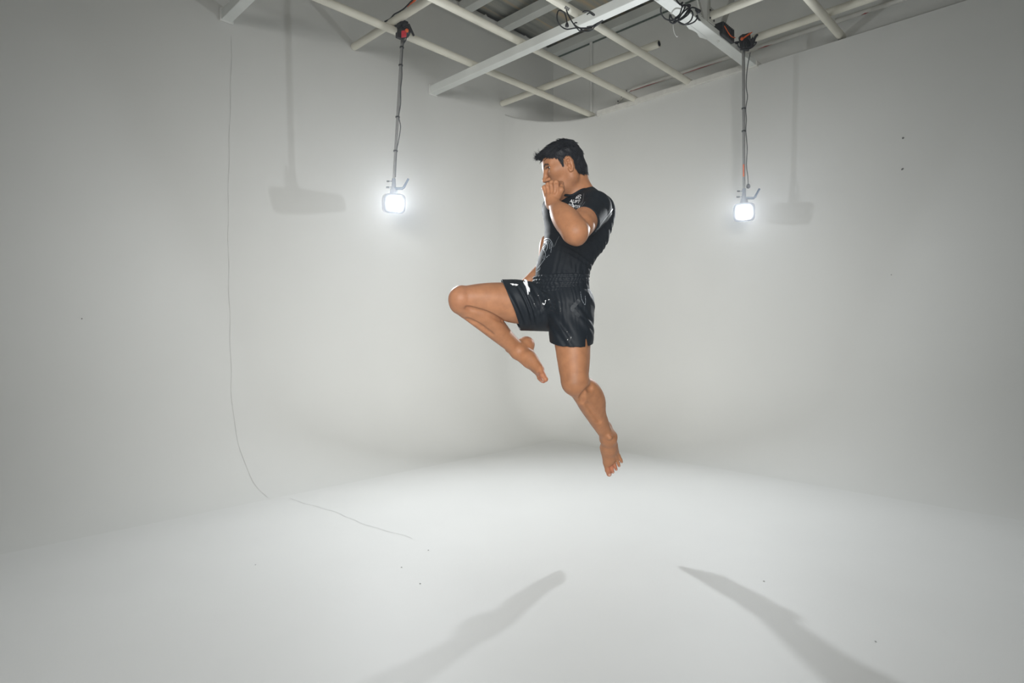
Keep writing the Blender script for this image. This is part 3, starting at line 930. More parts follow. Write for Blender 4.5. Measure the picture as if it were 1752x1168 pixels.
# shoulders, traps, upper arms
EL, ER = P(985, 397, 2.375), P(957, 434, 2.96)
body.put(cone(Cn - US * 0.018 - CFu * 0.012, SL + US * 0.010 - CFu * 0.01, 0.046, 0.045), 0.05)
body.put(cone(Cn - US * 0.018 - CFu * 0.012, SR + US * 0.010 - CFu * 0.01, 0.046, 0.045), 0.05)
body.put(ball(SL, 0.060), 0.04); body.put(ball(SR, 0.060), 0.04)
body.put(cone(SL + (EL - SL) * 0.1, EL, 0.058, 0.043), 0.03)
aL = unit(EL - SL)
body.put(cone(SL + aL * 0.10 + XA[2] * 0.012, SL + aL * 0.22 + XA[2] * 0.008, 0.042, 0.040), 0.03)
body.put(cone(SL + aL * 0.08 - XA[2] * 0.02, SL + aL * 0.22 - XA[2] * 0.012, 0.040, 0.038), 0.03)
body.put(cone(SR, ER, 0.056, 0.040), 0.03)
# neck
HO = P(970.0, 287, 2.695)                                     # between the ear canals
PITCH, YAW, HS = math.radians(23), math.radians(3), 0.985
hf0 = np.array([-math.cos(YAW), -math.sin(YAW), 0]); hl = np.array([math.sin(YAW), -math.cos(YAW), 0])
hf = hf0 * math.cos(PITCH) - XA[2] * math.sin(PITCH); hu = np.cross(hf, hl); hu = hu if hu[2] > 0 else -hu
HA = [hf, hl, hu]


def H(x, y, z):
    return HO + HS * (hf * x + hl * y + hu * z)


body.put(cone(H(-0.030, 0, -0.03), Cn - CFu * 0.008 + US * 0.00, 0.052, 0.054), 0.03)
body.put(cone(H(0.015, 0, -0.07), Cn + CFu * 0.012, 0.046, 0.050), 0.03)
for s in (1, -1):                                              # sternomastoid
    body.put(cone(H(-0.012, 0.052 * s, -0.035), Cn + CFu * 0.055 + CLu * 0.015 * s - US * 0.012, 0.014, 0.013), 0.022)

# --- head
def he(c, r, k=0.02, sub=False, g=None):
    (g or body).put(ell(H(*c), HA, [HS * q for q in r]), k, sub)


def hc(a, b_, ra, rb, k=0.012, flat=None, sub=False, g=None):
    (g or body).put(cone(H(*a), H(*b_), ra * HS, rb * HS, flat), k, sub)


he((0.003, 0, 0.042), (0.088, 0.072, 0.072), 0.03)
he((0.046, 0, 0.043), (0.053, 0.060, 0.055), 0.03)
he((0.046, 0, -0.030), (0.050, 0.054, 0.068), 0.03)
for s in (1, -1):
    hc((0.008, 0.051 * s, -0.055), (0.080, 0.014 * s, -0.100), 0.012, 0.015, 0.035)
    hc((0.008, 0.052 * s, -0.055), (0.006, 0.058 * s, -0.005), 0.012, 0.015, 0.035)
    he((0.064, 0.039 * s, -0.004), (0.026, 0.022, 0.018), 0.03)
    he((0.032, 0.047 * s, 0.002), (0.042, 0.017, 0.022), 0.03)
he((0.089, 0, -0.098), (0.015, 0.020, 0.016), 0.02)
hc((0.050, 0, -0.085), (0.085, 0, -0.095), 0.025, 0.014, 0.03)
for s in (1, -1):                                              # sockets, brows
    he((0.1005, 0.032 * s, 0.0235), (0.0155, 0.0185, 0.0125), 0.010, True)
    hc((0.0925, 0.014 * s, 0.0375), (0.072, 0.050 * s, 0.039), 0.0085, 0.007, 0.014)
hc((0.094, 0, 0.033), (0.1175, 0, -0.012), 0.0075, 0.0092, 0.014)   # nose
he((0.1190, 0, -0.015), (0.0105, 0.011, 0.0095), 0.008)
for s in (1, -1):
    he((0.107, 0.0130 * s, -0.020), (0.0125, 0.0075, 0.0085), 0.006)
    # upper and lower eyelids round the ball
    hc((0.0860, 0.017 * s, 0.0270), (0.0880, 0.030 * s, 0.0318), 0.0036, 0.0040, 0.005)
    hc((0.0880, 0.030 * s, 0.0318), (0.0780, 0.046 * s, 0.0260), 0.0040, 0.0034, 0.005)
    hc((0.0860, 0.017 * s, 0.0190), (0.0870, 0.031 * s, 0.0145), 0.0032, 0.0034, 0.005)
    hc((0.0870, 0.031 * s, 0.0145), (0.0780, 0.046 * s, 0.0200), 0.0034, 0.0030, 0.005)
for s in (1, -1):
    he((0.0865, 0.0360 * s, 0.0230), (0.0140, 0.0140, 0.0058), 0.002, True)
    he((0.0785, 0.0440 * s, 0.0222), (0.0120, 0.0095, 0.0050), 0.002, True)
hc((0.098, -0.014, -0.058), (0.098, 0.014, -0.058), 0.0075, 0.0075, 0.010)  # lips
hc((0.096, -0.013, -0.071), (0.096, 0.013, -0.071), 0.0080, 0.0080, 0.008)
hc((0.106, -0.022, -0.0645), (0.106, 0.022, -0.0645), 0.0022, 0.0022, 0.004, sub=True)
# ears
for s in (1, -1):
    y = 0.073 * s
    ex, ez = 0.012, -0.010
    he((-0.010 + ex, y, 0.004 + ez), (0.0145, 0.0075, 0.030), 0.006)
    rim = [(0.000, 0.006), (0.002, 0.020), (-0.005, 0.033), (-0.014, 0.035), (-0.022, 0.026), (-0.024, 0.008), (-0.019, -0.010), (-0.011, -0.024), (-0.002, -0.025), (0.000, -0.012)]
    for (x0, z0), (x1, z1) in zip(rim[:-1], rim[1:]):
        hc((x0 + ex, y + 0.008 * s, z0 + ez), (x1 + ex, y + 0.008 * s, z1 + ez), 0.0040, 0.0040, 0.004)
    hc((-0.018 + ex, y + 0.008 * s, 0.018 + ez), (-0.016 + ex, y + 0.007 * s, -0.006 + ez), 0.0035, 0.0035, 0.004)
    he((-0.006 + ex, y + 0.010 * s, -0.001 + ez), (0.0085, 0.009, 0.012), 0.003, True)
    he((-0.010 + ex, y + 0.010 * s, 0.024 + ez), (0.009, 0.006, 0.006), 0.003, True)

# --- left forearm and fist (in front of the mouth)
WL = P(944, 344, 2.515)
armL = body.subgrid(P(900, 425, 2.3) - 0.02, P(1010, 290, 2.75) + 0.02)
armL.put(ball(EL, 0.044), 0.02)
armL.put(cone(EL, WL, 0.043, 0.0255), 0.02)
fa = unit(WL - EL); side_f = unit(np.cross(fa, (0, 1, 0)))
armL.put(ell(EL + (WL - EL) * 0.30 - side_f * 0.006, [fa, side_f, np.cross(fa, side_f)], (0.105, 0.050, 0.050)), 0.03)
armL.put(ell(EL + (WL - EL) * 0.36 + side_f * 0.012 + np.array([0, -0.012, 0]), [fa, side_f, np.cross(fa, side_f)], (0.09, 0.036, 0.040)), 0.03)
armL.put(cone(EL + np.array([0.006, 0.0, -0.03]), EL + np.array([-0.02, 0.01, -0.012]), 0.018, 0.020), 0.03)


def fist(g, W, h_, n_, scale=1.0, thumb_side=1):
    """W wrist, h_ wrist->knuckles, n_ back-of-hand normal; thumb on +a side"""
    h_ = unit(h_); n_ = unit(n_ - h_ * (n_ @ h_)); a_ = np.cross(h_, n_) * thumb_side
    q = lambda h0, a0, n0: W + scale * (h_ * h0 + a_ * a0 + n_ * n0)
    r = lambda x: x * scale
    g.put(cone(q(-0.01, 0, 0), q(0.022, 0, 0), r(0.027), r(0.024), (n_, 1.25)), 0.02)
    ks = [(-0.031, 0.066), (-0.0105, 0.073), (0.0105, 0.075), (0.032, 0.070)]
    for a0, h0 in ks:                                             # metacarpals
        g.put(cone(q(0.012, a0 * 0.55, -0.004), q(h0, a0, 0.0), r(0.0145), r(0.0105), None), 0.012)
    g.put(cone(q(0.03, -0.02, -0.010), q(0.06, -0.018, -0.012), r(0.018), r(0.017)), 0.015)
    g.put(cone(q(0.03, 0.02, -0.010), q(0.06, 0.018, -0.012), r(0.019), r(0.017)), 0.015)
    for a0 in (-0.021, 0.0, 0.021):                              # grooves between the knuckles
        g.put(cone(q(0.040, a0 * 0.8, 0.016), q(0.082, a0, 0.012), r(0.0035), r(0.0055)), 0.008, True)
    fing = g.subgrid(W - 0.15, W + 0.16)
    for i, (a0, h0) in enumerate(ks):
        rr = (0.0082, 0.0092, 0.0096, 0.0094)[i]
        L = (0.034, 0.041, 0.044, 0.040)[i]
        sub = g.subgrid(W - 0.15, W + 0.16)
        k0 = q(h0, a0, -0.001); k1 = q(h0 + 0.005, a0 * 0.96, -L); k2 = q(h0 - 0.024, a0 * 0.93, -L - 0.006); k3 = q(h0 - 0.036, a0 * 0.9, -L + 0.014)
        sub.put(ball(q(h0, a0, 0.001), r(rr * 1.16)), 0.004)
        sub.put(cone(k0, k1, r(rr * 1.12), r(rr)), 0.006)
        sub.put(ball(k1, r(rr * 1.06)), 0.004)
        sub.put(cone(k1, k2, r(rr), r(rr * 0.92)), 0.004)
        sub.put(cone(k2, k3, r(rr * 0.92), r(rr * 0.85)), 0.004)
        fing.union(sub, 0.0012)
    th = g.subgrid(W - 0.15, W + 0.16)
    t0, t1, t2, t3 = q(0.012, 0.020, -0.012), q(0.040, 0.040, -0.020), q(0.058, 0.034, -0.036), q(0.058, 0.014, -0.054)
    th.put(cone(t0, t1, r(0.0165), r(0.0125)), 0.006); th.put(cone(t1, t2, r(0.0122), r(0.0108)), 0.004); th.put(cone(t2, t3, r(0.0108), r(0.0088)), 0.004)
    fing.union(th, 0.002)
    g.union(fing, 0.006)
    return q


fq = fist(armL, WL, (-0.10, 0.06, 1.0), (-0.66, -0.75, 0.10))
body.put(ball(EL, 0.044), 0.03)
body.put(cone(EL, EL + (WL - EL) * 0.45, 0.043, 0.036), 0.02)
body.union(armL, 0.004)

# --- right forearm and hand (behind the hip)
WR = P(889, 496, 2.93)
armR = body.subgrid(P(850, 560, 2.8) - 0.03, P(960, 400, 3.05) + 0.03)
armR.put(ball(ER, 0.040), 0.02)
armR.put(cone(ER, WR, 0.041, 0.027), 0.02)
armR.put(ell(ER + (WR - ER) * 0.3, [unit(WR - ER), XA[0], XA[1]], (0.09, 0.044, 0.044)), 0.03)
fist(armR, WR, unit(WR - ER) + np.array([-0.1, 0, 0]), (-0.5, 0.8, 0.2), thumb_side=-1)
body.union(armR, 0.012)

# --- legs
HL, HR = P(977, 524, 2.71), P(935, 522, 2.81)
KL, AL = P(984, 653, 2.66), P(1041, 749, 2.905)
KR, AR = P(790, 510, 2.69), P(889, 601, 2.86)
lo, hi = P(750, 840, 2.3), P(1110, 500, 3.1)


THIGH = {}


def leg(H_, K, A, name, back, lat, bulge=1.0, calf=1.0, drop=(0, 0, 0)):
    """back: direction the calf points, lat: sideways"""
    t = unit(K - H_); s = unit(A - K)
    T0 = bulge * 0.090
    fr = unit(-back - t * (-back @ t))
    tx = [t, fr, np.cross(t, fr)]
    THIGH[name] = [(cone(H_, H_ + (K - H_) * 0.35, T0 * 0.96, T0), 0.04), (cone(H_ + (K - H_) * 0.3, K, T0 * 0.97, 0.056), 0.03),
                   (ell(H_ + (K - H_) * 0.50 + fr * 0.022, tx, (0.19, 0.060 * bulge, 0.076 * bulge)), 0.03),
                   (ell(H_ + (K - H_) * 0.55 - fr * 0.026, tx, (0.17, 0.052 * bulge, 0.064 * bulge)), 0.03)]
    for pr_, k_ in THIGH[name]:
        body.put(pr_, k_)
    for sgn in (1, -1):
        body.put(ell(H_ + (K - H_) * 0.84 + fr * 0.018 + np.cross(t, fr) * 0.027 * sgn, [t, fr, np.cross(t, fr)], (0.055, 0.028, 0.028)), 0.02)
    g = body.subgrid(np.minimum.reduce([K, A]) - 0.14, np.maximum.reduce([K, A]) + 0.14)
    fk = unit(fr - s * 0.35)                                      # knee cap faces between
    g.put(ball(K, 0.054), 0.02)
    K0 = K; K = K + np.array(drop); g.put(cone(K0, K, 0.054, 0.050), 0.02)
    s = unit(A - K)
    g.put(ell(K + unit(t - s) * 0.024, [unit(t - s), np.cross(t, s), unit(t + s)], (0.030, 0.036, 0.040)), 0.03)
    fs_ = unit(fr - s * (fr @ s)) if abs(fr @ s) < 0.95 else unit(np.cross(np.cross(s, t), s))
    bk = unit((H_ - K) - s * ((H_ - K) @ s))                        # calf side: towards the thigh in the bend plane
    g.put(cone(K, A, 0.047, 0.029), 0.02)
    g.put(cone(K - bk * 0.018 + s * 0.04, A - bk * 0.006, 0.030, 0.022), 0.02)
    Ls = np.linalg.norm(A - K)
    la = unit(np.cross(s, bk))
    for sgn, dl in ((1, 0.0), (-1, 0.02)):
        g.put(ell(K + s * (Ls * 0.33 + dl) + bk * 0.028 * calf + la * 0.020 * sgn, [s, bk, la], (0.115, 0.038 * calf, 0.037 * calf)), 0.025)
    g.put(ell(K + s * Ls * 0.52 + bk * 0.014, [s, bk, la], (0.14, 0.034, 0.043)), 0.03)
    g.put(cone(K + s * Ls * 0.7 + bk * 0.022, A + bk * 0.024, 0.015, 0.011), 0.02)
    return g


def foot(g, A, xd, zd, left, fs=1.0, ank=0.072, spread=0.04):
    xd = unit(xd); zd = unit(zd - xd * (zd @ xd)); yd = np.cross(zd, xd) * (-1 if left else 1)     # towards the big toe
    q = lambda x, y, z: A + fs * (xd * x + yd * y + zd * (z - ank))
    fl_ = lambda f: (zd, f)
    g.put(cone(q(0.0, 0, ank + 0.01), q(-0.026, 0, 0.038), 0.031, 0.029), 0.025)
    g.put(ell(q(-0.036, 0, 0.028), [xd, yd, zd], (0.038, 0.031, 0.036)), 0.03)
    g.put(cone(q(-0.034, 0, 0.050), q(-0.022, 0, ank + 0.05), 0.014, 0.012), 0.02)
    g.put(cone(q(0.0, 0, ank), q(0.060, 0.004, 0.046), 0.033, 0.029), 0.03)
    g.put(cone(q(0.050, 0.005, 0.046), q(0.125, 0.010, 0.020), 0.030, 0.018, (yd, 0.72)), 0.03)
    g.put(cone(q(0.02, -0.016, 0.022), q(0.112, -0.024, 0.014), 0.021, 0.014), 0.025)
    g.put(cone(q(0.06, 0.016, 0.032), q(0.132, 0.026, 0.018), 0.022, 0.0185), 0.025)
    for sgn, dx in ((1, 0.004), (-1, -0.006)):
        g.put(ball(q(dx, 0.0245 * sgn, ank + 0.004), 0.0090), 0.02)
    toes = [((0.128, 0.030), (0.166, 0.031), (0.188, 0.029), 0.0145), ((0.134, 0.012), (0.166, 0.012), (0.184, 0.011), 0.0088), ((0.130, -0.003), (0.160, -0.004), (0.176, -0.005), 0.0084),
            ((0.124, -0.017), (0.150, -0.020), (0.164, -0.021), 0.0080), ((0.114, -0.030), (0.136, -0.034), (0.149, -0.036), 0.0078)]
    tg = g.subgrid(A - 0.28, A + 0.28)
    for i, (p0, p1, p2, rr) in enumerate(toes):
        sp = 1 + spread
        t_ = g.subgrid(A - 0.28, A + 0.28)
        t_.put(cone(q(p0[0], p0[1] * sp, 0.017), q(p1[0], p1[1] * sp, 0.016), rr * 1.05, rr * 0.95), 0.004)
        t_.put(cone(q(p1[0], p1[1] * sp, 0.016), q(p2[0], p2[1] * sp, 0.010), rr * 0.97, rr * 0.9), 0.004)
        tg.union(t_, 0.0012)
        # extensor tendons over the instep
        g.put(cone(q(0.055, p0[1] * 0.35, 0.066), q(p0[0] - 0.012, p0[1] * sp, 0.031), 0.0042, 0.0042), 0.006)
    g.union(tg, 0.006)
    return q


backL = unit(np.array([0.55, 0.80, -0.1]))
gL = leg(HL, KL, AL, 'l', backL, PLt, 0.90, 1.33)
fullL = body.subgrid(np.array([0.08, 2.4, 0.28]), np.array([0.64, 3.16, 1.1]))
fullL.union(gL, 0.001)
footL = foot(fullL, AL, P(1060, 822, 2.945) - AL, np.array([0.06, -1.0, -0.2]), True, 1.15)
body.union(fullL, 0.016)

backR = unit(np.array([0.35, 0.25, -0.9])); KSR = KR + np.array([0.004, 0.012, -0.022])
gR = leg(HR, KR, AR, 'r', backR, PLt, 1.02, 0.98, (0.004, 0.012, -0.024))
fullR = body.subgrid(np.array([-0.36, 2.45, 0.6]), np.array([0.25, 3.16, 1.45]))
fullR.union(gR, 0.001)
footR = foot(fullR, AR, np.array([0.25, -0.60, -0.76]), np.array([-0.80, -0.30, -0.25]), False, 1.07)
fullR.put(cone(P(879, 591, 2.87), footR(-0.030, 0, 0.034), 0.020, 0.030), 0.02)
body.union(fullR, 0.003)

# --- skin folds: grooves carved along lines on the surface
def crease(pts, r, k):
    a_ = np.array(spline([np.array([x, y, 0.0]) for x, y in pts], 4))
    p, ok = body.ray(a_[:, 0], a_[:, 1])
    p = p[ok]
    for i in range(len(p) - 1):
        if np.linalg.norm(p[i + 1] - p[i]) < 0.04:
            body.put(cone(p[i], p[i + 1], r, r), k, True)


crease([(799, 527), (815, 531), (832, 536), (850, 544), (866, 552)], 0.0028, 0.020)     # back of the raised knee
crease([(1011, 664), (1003, 667), (997, 676), (995, 688)], 0.0012, 0.022)                     # back of the standing knee
crease([(800, 546), (820, 556), (842, 572)], 0.0008, 0.020)                                   # shin muscle line
crease([(1004, 690), (1015, 706), (1026, 722)], 0.0006, 0.020)
crease([(936, 318), (939, 324), (940, 331)], 0.0008, 0.008)                                   # knuckle valleys
crease([(943, 314), (945, 322), (945, 330)], 0.0012, 0.009)
crease([(951, 314), (951, 322), (949, 330)], 0.0014, 0.009)

# --- mesh and skin tint
V, Q = body.mesh('body')
SKIN = np.array([0.295, 0.134, 0.066])
tint = np.tile(SKIN, (len(V), 1))


def paint(c, r, colr, amt, soft=0.5):
    d = np.linalg.norm(V - np.array(c), axis=1) / r
    w = amt * np.clip((1 - d) / soft, 0, 1)
    tint[:] = tint * (1 - w[:, None]) + np.array(colr) * w[:, None]


hd = (V - HO) @ np.stack([hf, hl, hu], 1) / HS
RED = np.array([0.40, 0.13, 0.085])
for f_, A_ in ((footL, AL), (footR, AR)):
    paint(f_(0.17, 0.01, 0.01), 0.05, RED, 0.45); paint(f_(-0.045, 0, 0.02), 0.045, RED, 0.4)
paint(KL - np.array([0.02, 0.05, 0.0]), 0.07, SKIN * 0.78, 0.6, 1.0); paint(KR, 0.08, RED * 0.95, 0.25, 1.0)
paint(EL, 0.05, RED, 0.2, 1.0)
shade = 1 + 0.05 * np.sin(V[:, 0] * 61 + 2 * np.sin(V[:, 2] * 37)) * np.sin(V[:, 2] * 53 + 1.5 * np.sin(V[:, 1] * 41))
tint *= shade[:, None]
nearhead = np.linalg.norm(V - HO, axis=1) < 0.22
# eyebrows, lips, stubble, scalp
HAIRC = np.array([0.010, 0.009, 0.009])
for s in (1, -1):
    y = hd[:, 1] * s
    arc = 0.0355 + 0.009 * np.clip((y - 0.012) / 0.022, 0, 1) - 0.010 * np.clip((y - 0.036) / 0.018, 0, 1)
    m = nearhead & (hd[:, 0] > 0.05) & (y > 0.010) & (y < 0.054)
    w = np.where(m, np.clip(1.6 - np.abs(hd[:, 2] - arc) / 0.0042, 0, 1), 0) * 0.92
    tint[:] = tint * (1 - w[:, None]) + HAIRC * w[:, None]
    # lash line
    ly = 0.0300 - 0.12 * np.abs(y - 0.029)
    w = np.where(nearhead & (hd[:, 0] > 0.07) & (y > 0.016) & (y < 0.046), np.clip(1.3 - np.abs(hd[:, 2] - ly) / 0.0022, 0, 1), 0) * 0.7
    tint[:] = tint * (1 - w[:, None]) + HAIRC * w[:, None]
w = np.where(nearhead & (hd[:, 0] > 0.085) & (np.abs(hd[:, 1]) < 0.026), np.clip(1.5 - np.abs(hd[:, 2] + 0.0645) / 0.009, 0, 1), 0) * 0.6
tint[:] = tint * (1 - w[:, None]) + np.array([0.30, 0.09, 0.07]) * w[:, None]
for s in (1, -1):  # nostril darkness painted into the skin tint, no hole carved
    w = 0.9 * np.clip(1.5 - np.sqrt(((hd[:, 0] - 0.1115) / 0.0060) ** 2 + ((hd[:, 1] - 0.0125 * s) / 0.008) ** 2 + ((hd[:, 2] + 0.0285) / 0.0030) ** 2), 0, 1)
    tint[:] = tint * (1 - w[:, None]) + np.array([0.02, 0.009, 0.007]) * w[:, None]
w = np.where(nearhead & (hd[:, 0] > 0.0) & (hd[:, 2] < -0.035), np.clip((-0.035 - hd[:, 2]) / 0.03, 0, 1), 0) * 0.16
tint[:] = tint * (1 - w[:, None]) + np.array([0.10, 0.06, 0.05]) * w[:, None]


HPOLY = np.array([(0.14, 0.080), (0.093, 0.079), (0.078, 0.066), (0.066, 0.054), (0.050, 0.047), (0.041, 0.040), (0.037, 0.020), (0.036, 0.002), (0.031, -0.004), (0.025, -0.002),
                  (0.022, 0.012), (0.016, 0.028), (0.000, 0.036), (-0.016, 0.030), (-0.024, 0.010), (-0.020, -0.014), (-0.016, -0.030), (-0.022, -0.050), (-0.045, -0.066), (-0.20, -0.070), (-0.20, 0.30), (0.14, 0.30)])


def hairline(hd_):
    """signed distance, >0 where scalp hair grows (head frame, seen from the side)"""
    x, z = hd_[:, 0], hd_[:, 2]
    d = np.full(len(x), 1e9); ins = np.zeros(len(x), bool)
    n = len(HPOLY)
    for i in range(n):
        x0, z0 = HPOLY[i]; x1, z1 = HPOLY[(i + 1) % n]
        ex_, ez_ = x1 - x0, z1 - z0
        t = np.clip(((x - x0) * ex_ + (z - z0) * ez_) / (ex_ * ex_ + ez_ * ez_), 0, 1)
        d = np.minimum(d, np.hypot(x - x0 - t * ex_, z - z0 - t * ez_))
        cr = (z0 > z) != (z1 > z)
        if z1 != z0:
            ins ^= cr & (x < ex_ * (z - z0) / (z1 - z0) + x0)
    return np.where(ins, d, -d)


hl_ = hairline(hd)
w = np.where(nearhead & (np.linalg.norm(V - HO - hu * 0.03, axis=1) < 0.15), np.clip(hl_ / 0.008 + 0.4, 0, 1), 0) * 0.9
tint[:] = tint * (1 - w[:, None]) + HAIRC * w[:, None]
# toe and thumb nails
for f_ in (footL, footR):
    paint(f_(0.187, 0.029, 0.020), 0.0085, (0.52, 0.34, 0.27), 0.8, 0.3)
    for (x, y) in ((0.184, 0.011), (0.176, -0.005), (0.164, -0.021), (0.149, -0.036)):
        paint(f_(x, y, 0.017), 0.0055, (0.50, 0.32, 0.25), 0.7, 0.3)
tint = np.clip(tint, 0.004, 1)

M['skin'] = mat('tanned_skin', tuple(SKIN), 0.52, bump=(120, 0.16, 0.0012), sss=0.10, attr=True, mottle=(38, 0.09), spec=0.26)
M['shirt'] = mat('black_stretch_jersey', (0.0035, 0.0060, 0.0095), 0.70, bump=(60, 0.18, 0.003), spec=0.16)
M['shorts'] = mat('black_satin', (0.0050, 0.0080, 0.0120), 0.60, bump=(45, 0.2, 0.003), spec=0.2)
M['satin2'] = mat('charcoal_satin_print', (0.015, 0.019, 0.024), 0.7, bump=(45, 0.2, 0.003))
M['hair'] = mat('black_hair', (0.0045, 0.0055, 0.0085), 0.55, mottle=(120, 0.3), spec=0.2)
M['print'] = mat('white_print', (0.72, 0.73, 0.76), 0.5, mottle=(300, 0.15))
M['printg'] = mat('grey_print', (0.17, 0.19, 0.215), 0.45, mottle=(200, 0.25))
M['trim'] = mat('grey_seam_trim', (0.06, 0.07, 0.08), 0.45, mottle=(100, 0.2))
M['sclera'] = mat('eye_white', (0.62, 0.58, 0.54), 0.15, mottle=(90, 0.05))
M['iris'] = mat('dark_iris', (0.015, 0.009, 0.006), 0.08, mottle=(400, 0.2))
M['emb'] = mat('black_gloss_embroidery', (0.010, 0.012, 0.015), 0.16, bump=(400, 0.5, 0.001))

man = empty('person', (P(985, 500, 2.75)[0], 2.75, 0.33),
            'barefoot man in mid jump, knee raised, black T-shirt and shorts, fist before his mouth', 'person')
mesh_np('body', V, Q, M['skin'], man, tint)

# --- eyes
for s in (1, -1):
    c = H(0.0755, 0.0338 * s, 0.0230)
    gz = unit(hf + hu * 0.04 + hl * 0.26)
    prof = [(-0.012 * math.cos(a), 0.012 * math.sin(a)) for a in np.linspace(0, math.pi, 15)]
    ey = MB().lathe(c, gz, prof, 20).build('eye', M['sclera'], man)
    MB().lathe(c, gz, [(0.0105, 0.0060), (0.0116, 0.0045), (0.0123, 0.0025), (0.0126, 0.0)], 18).build('iris', M['iris'], ey)

# --- hair: cap that follows the skull, plus swept locks
hg = Grid(HO - 0.18, HO + 0.20, 0.0030)
def hp(c, r, k=0.02):
    hg.put(ell(H(*c), HA, [HS * q for q in r]), k)


hp((0.003, 0, 0.046), (0.092, 0.075, 0.075))
hp((0.036, 0, 0.068), (0.062, 0.062, 0.048))
hp((0.066, 0.004, 0.084), (0.040, 0.046, 0.019))
hp((-0.014, 0, 0.084), (0.062, 0.062, 0.038))
Xh, Yh, Zh = np.meshgrid(*hg.ax, indexing='ij')
gp = np.stack([Xh.ravel(), Yh.ravel(), Zh.ravel()], 1)
q_ = (gp - HO) @ np.stack([hf, hl, hu], 1) / HS
grow = hairline(q_)
tex = 0.0012 * np.sin(q_[:, 1] * 210 + 6 * np.sin(q_[:, 0] * 30)) + 0.0012 * np.sin(q_[:, 0] * 150 + q_[:, 1] * 330 + 3 * np.sin(q_[:, 2] * 70))
thick = 0.0006 + 0.0060 * np.clip(grow / 0.04, 0, 1)
fld = np.minimum(body.sample(gp) - thick, np.where(grow > 0.012, hg.F.ravel(), 0.09)) + tex * np.clip(grow / 0.02, 0.15, 1)
fld = np.maximum(fld, -(grow - 0.0005) * 0.9)
fld = np.maximum(fld, np.linalg.norm(q_ - np.array([0.0, 0, 0.02]), axis=1) - 0.150)
hg.F = fld.reshape(hg.F.shape).astype(np.float32)
# clear the ear
for s in (1, -1):
    hg.put(ell(H(0.003, 0.085 * s, -0.006), HA, (0.023, 0.022, 0.035)), 0.003, True)
HV, HQ = hg.mesh('hair')
hair = mesh_np('hair', HV, HQ, M['hair'], man)


def locks(n, pick, flow, length, r0, name, RV=None, RG=None, lift=0.07, sink=0.003):
    m = MB(); cnt = 0
    RV = HV if RV is None else RV
    cand = rng.permutation(len(RV))
    g = hg.grad(RV) if RG is None else RG
    hh = (RV - HO) @ np.stack([hf, hl, hu], 1) / HS
    for i in cand:
        x, y, z = hh[i]
        if not pick(x, y, z): continue
        nrm = g[i]; nl_ = np.array([nrm @ hf, nrm @ hl, nrm @ hu])
        d = np.array(flow(x, y, z), float) + 0.15 * rng.standard_normal(3)
        d = d - nl_ * (d @ nl_) * 0.9 + nl_ * lift
        d = d / np.linalg.norm(d)
        L = length(x, y, z) * (0.65 + 0.6 * rng.random())
        p0 = hh[i] - nl_ * sink
        pts = [p0, p0 + d * L * 0.4 + nl_ * 0.002, p0 + d * L * 0.75 + nl_ * 0.001, p0 + d * L - nl_ * 0.002]
        m.tube([H(*p) for p in pts], [r0, r0 * 0.9, r0 * 0.55, r0 * 0.1], 4, caps=False)
        cnt += 1
        if cnt >= n: break
    o = m.build(name, M['hair'], hair)
    o['kind'] = 'stuff'


locks(1500, lambda x, y, z: z > 0.068 and x > -0.05, lambda x, y, z: (0.9, 0.30, 0.0 + (0.25 if x > 0.06 else 0)), lambda x, y, z: 0.030, 0.0013, 'hair_locks')
locks(900, lambda x, y, z: z > 0.03 and x <= -0.03, lambda x, y, z: (-0.6, 0.1, -0.8), lambda x, y, z: 0.020, 0.0011, 'crown_locks')
locks(1500, lambda x, y, z: -0.05 < z < 0.080 and abs(y) > 0.03, lambda x, y, z: (-0.15 if x < 0.03 else 0.2, 0, -1.0), lambda x, y, z: 0.012, 0.0009, 'side_locks', lift=0.16, sink=0.0008)
locks(260, lambda x, y, z: x > 0.088 and z > 0.070, lambda x, y, z: (1.0, 0.2, -0.05), lambda x, y, z: 0.020, 0.0013, 'fringe_locks')

sel = nearhead & (hl_ > 0.0015) & (hd[:, 2] > -0.075) & (hd[:, 2] < 0.07) & (np.linalg.norm(hd - np.array([0, 0, 0.02]), axis=1) < 0.14)
locks(1500, lambda x, y, z: True, lambda x, y, z: (-0.15 if x < 0.02 else 0.25, 0, -1.0), lambda x, y, z: 0.009, 0.0008, 'short_side_hair', V[sel], body.grad(V[sel]), lift=0.25, sink=0.0)

# --- T-shirt: body outline grown outwards, cut at neck, sleeves and waist
sh = Grid(P(890, 520, 2.4) * 0 + np.array([0.05, 2.30, 1.20]), np.array([0.56, 3.05, 1.82]), 0.0034)
ts = sh
ts.put(ell(Cc, TA, (0.116, 0.156, 0.190)), 0.04)
for s in (1, -1):
    ts.put(ell(Cc + CFu * 0.062 + CLu * 0.075 * s + US * 0.055, TA, (0.052, 0.086, 0.066)), 0.05)
    ts.put(ell(Cc - CFu * 0.046 + CLu * 0.076 * s, TA, (0.071, 0.077, 0.134)), 0.05)
    ts.put(ell(Cc - CFu * 0.060 + CLu * 0.070 * s + US * 0.095, TA, (0.048, 0.072, 0.074)), 0.05)
ts.put(ell(Cw, TA, (0.103, 0.137, 0.135)), 0.06)
ts.put(ell(Cw + CFu * 0.03 + US * 0.02, TA, (0.080, 0.090, 0.145)), 0.05)
ts.put(ell(Cp, [PF, PLt, XA[2]], (0.114, 0.152, 0.114)), 0.06)
ts.put(cone(Cn - US * 0.018 - CFu * 0.012, SL + US * 0.010 - CFu * 0.01, 0.051, 0.051), 0.05)
ts.put(cone(Cn - US * 0.018 - CFu * 0.012, SR + US * 0.010 - CFu * 0.01, 0.051, 0.051), 0.05)
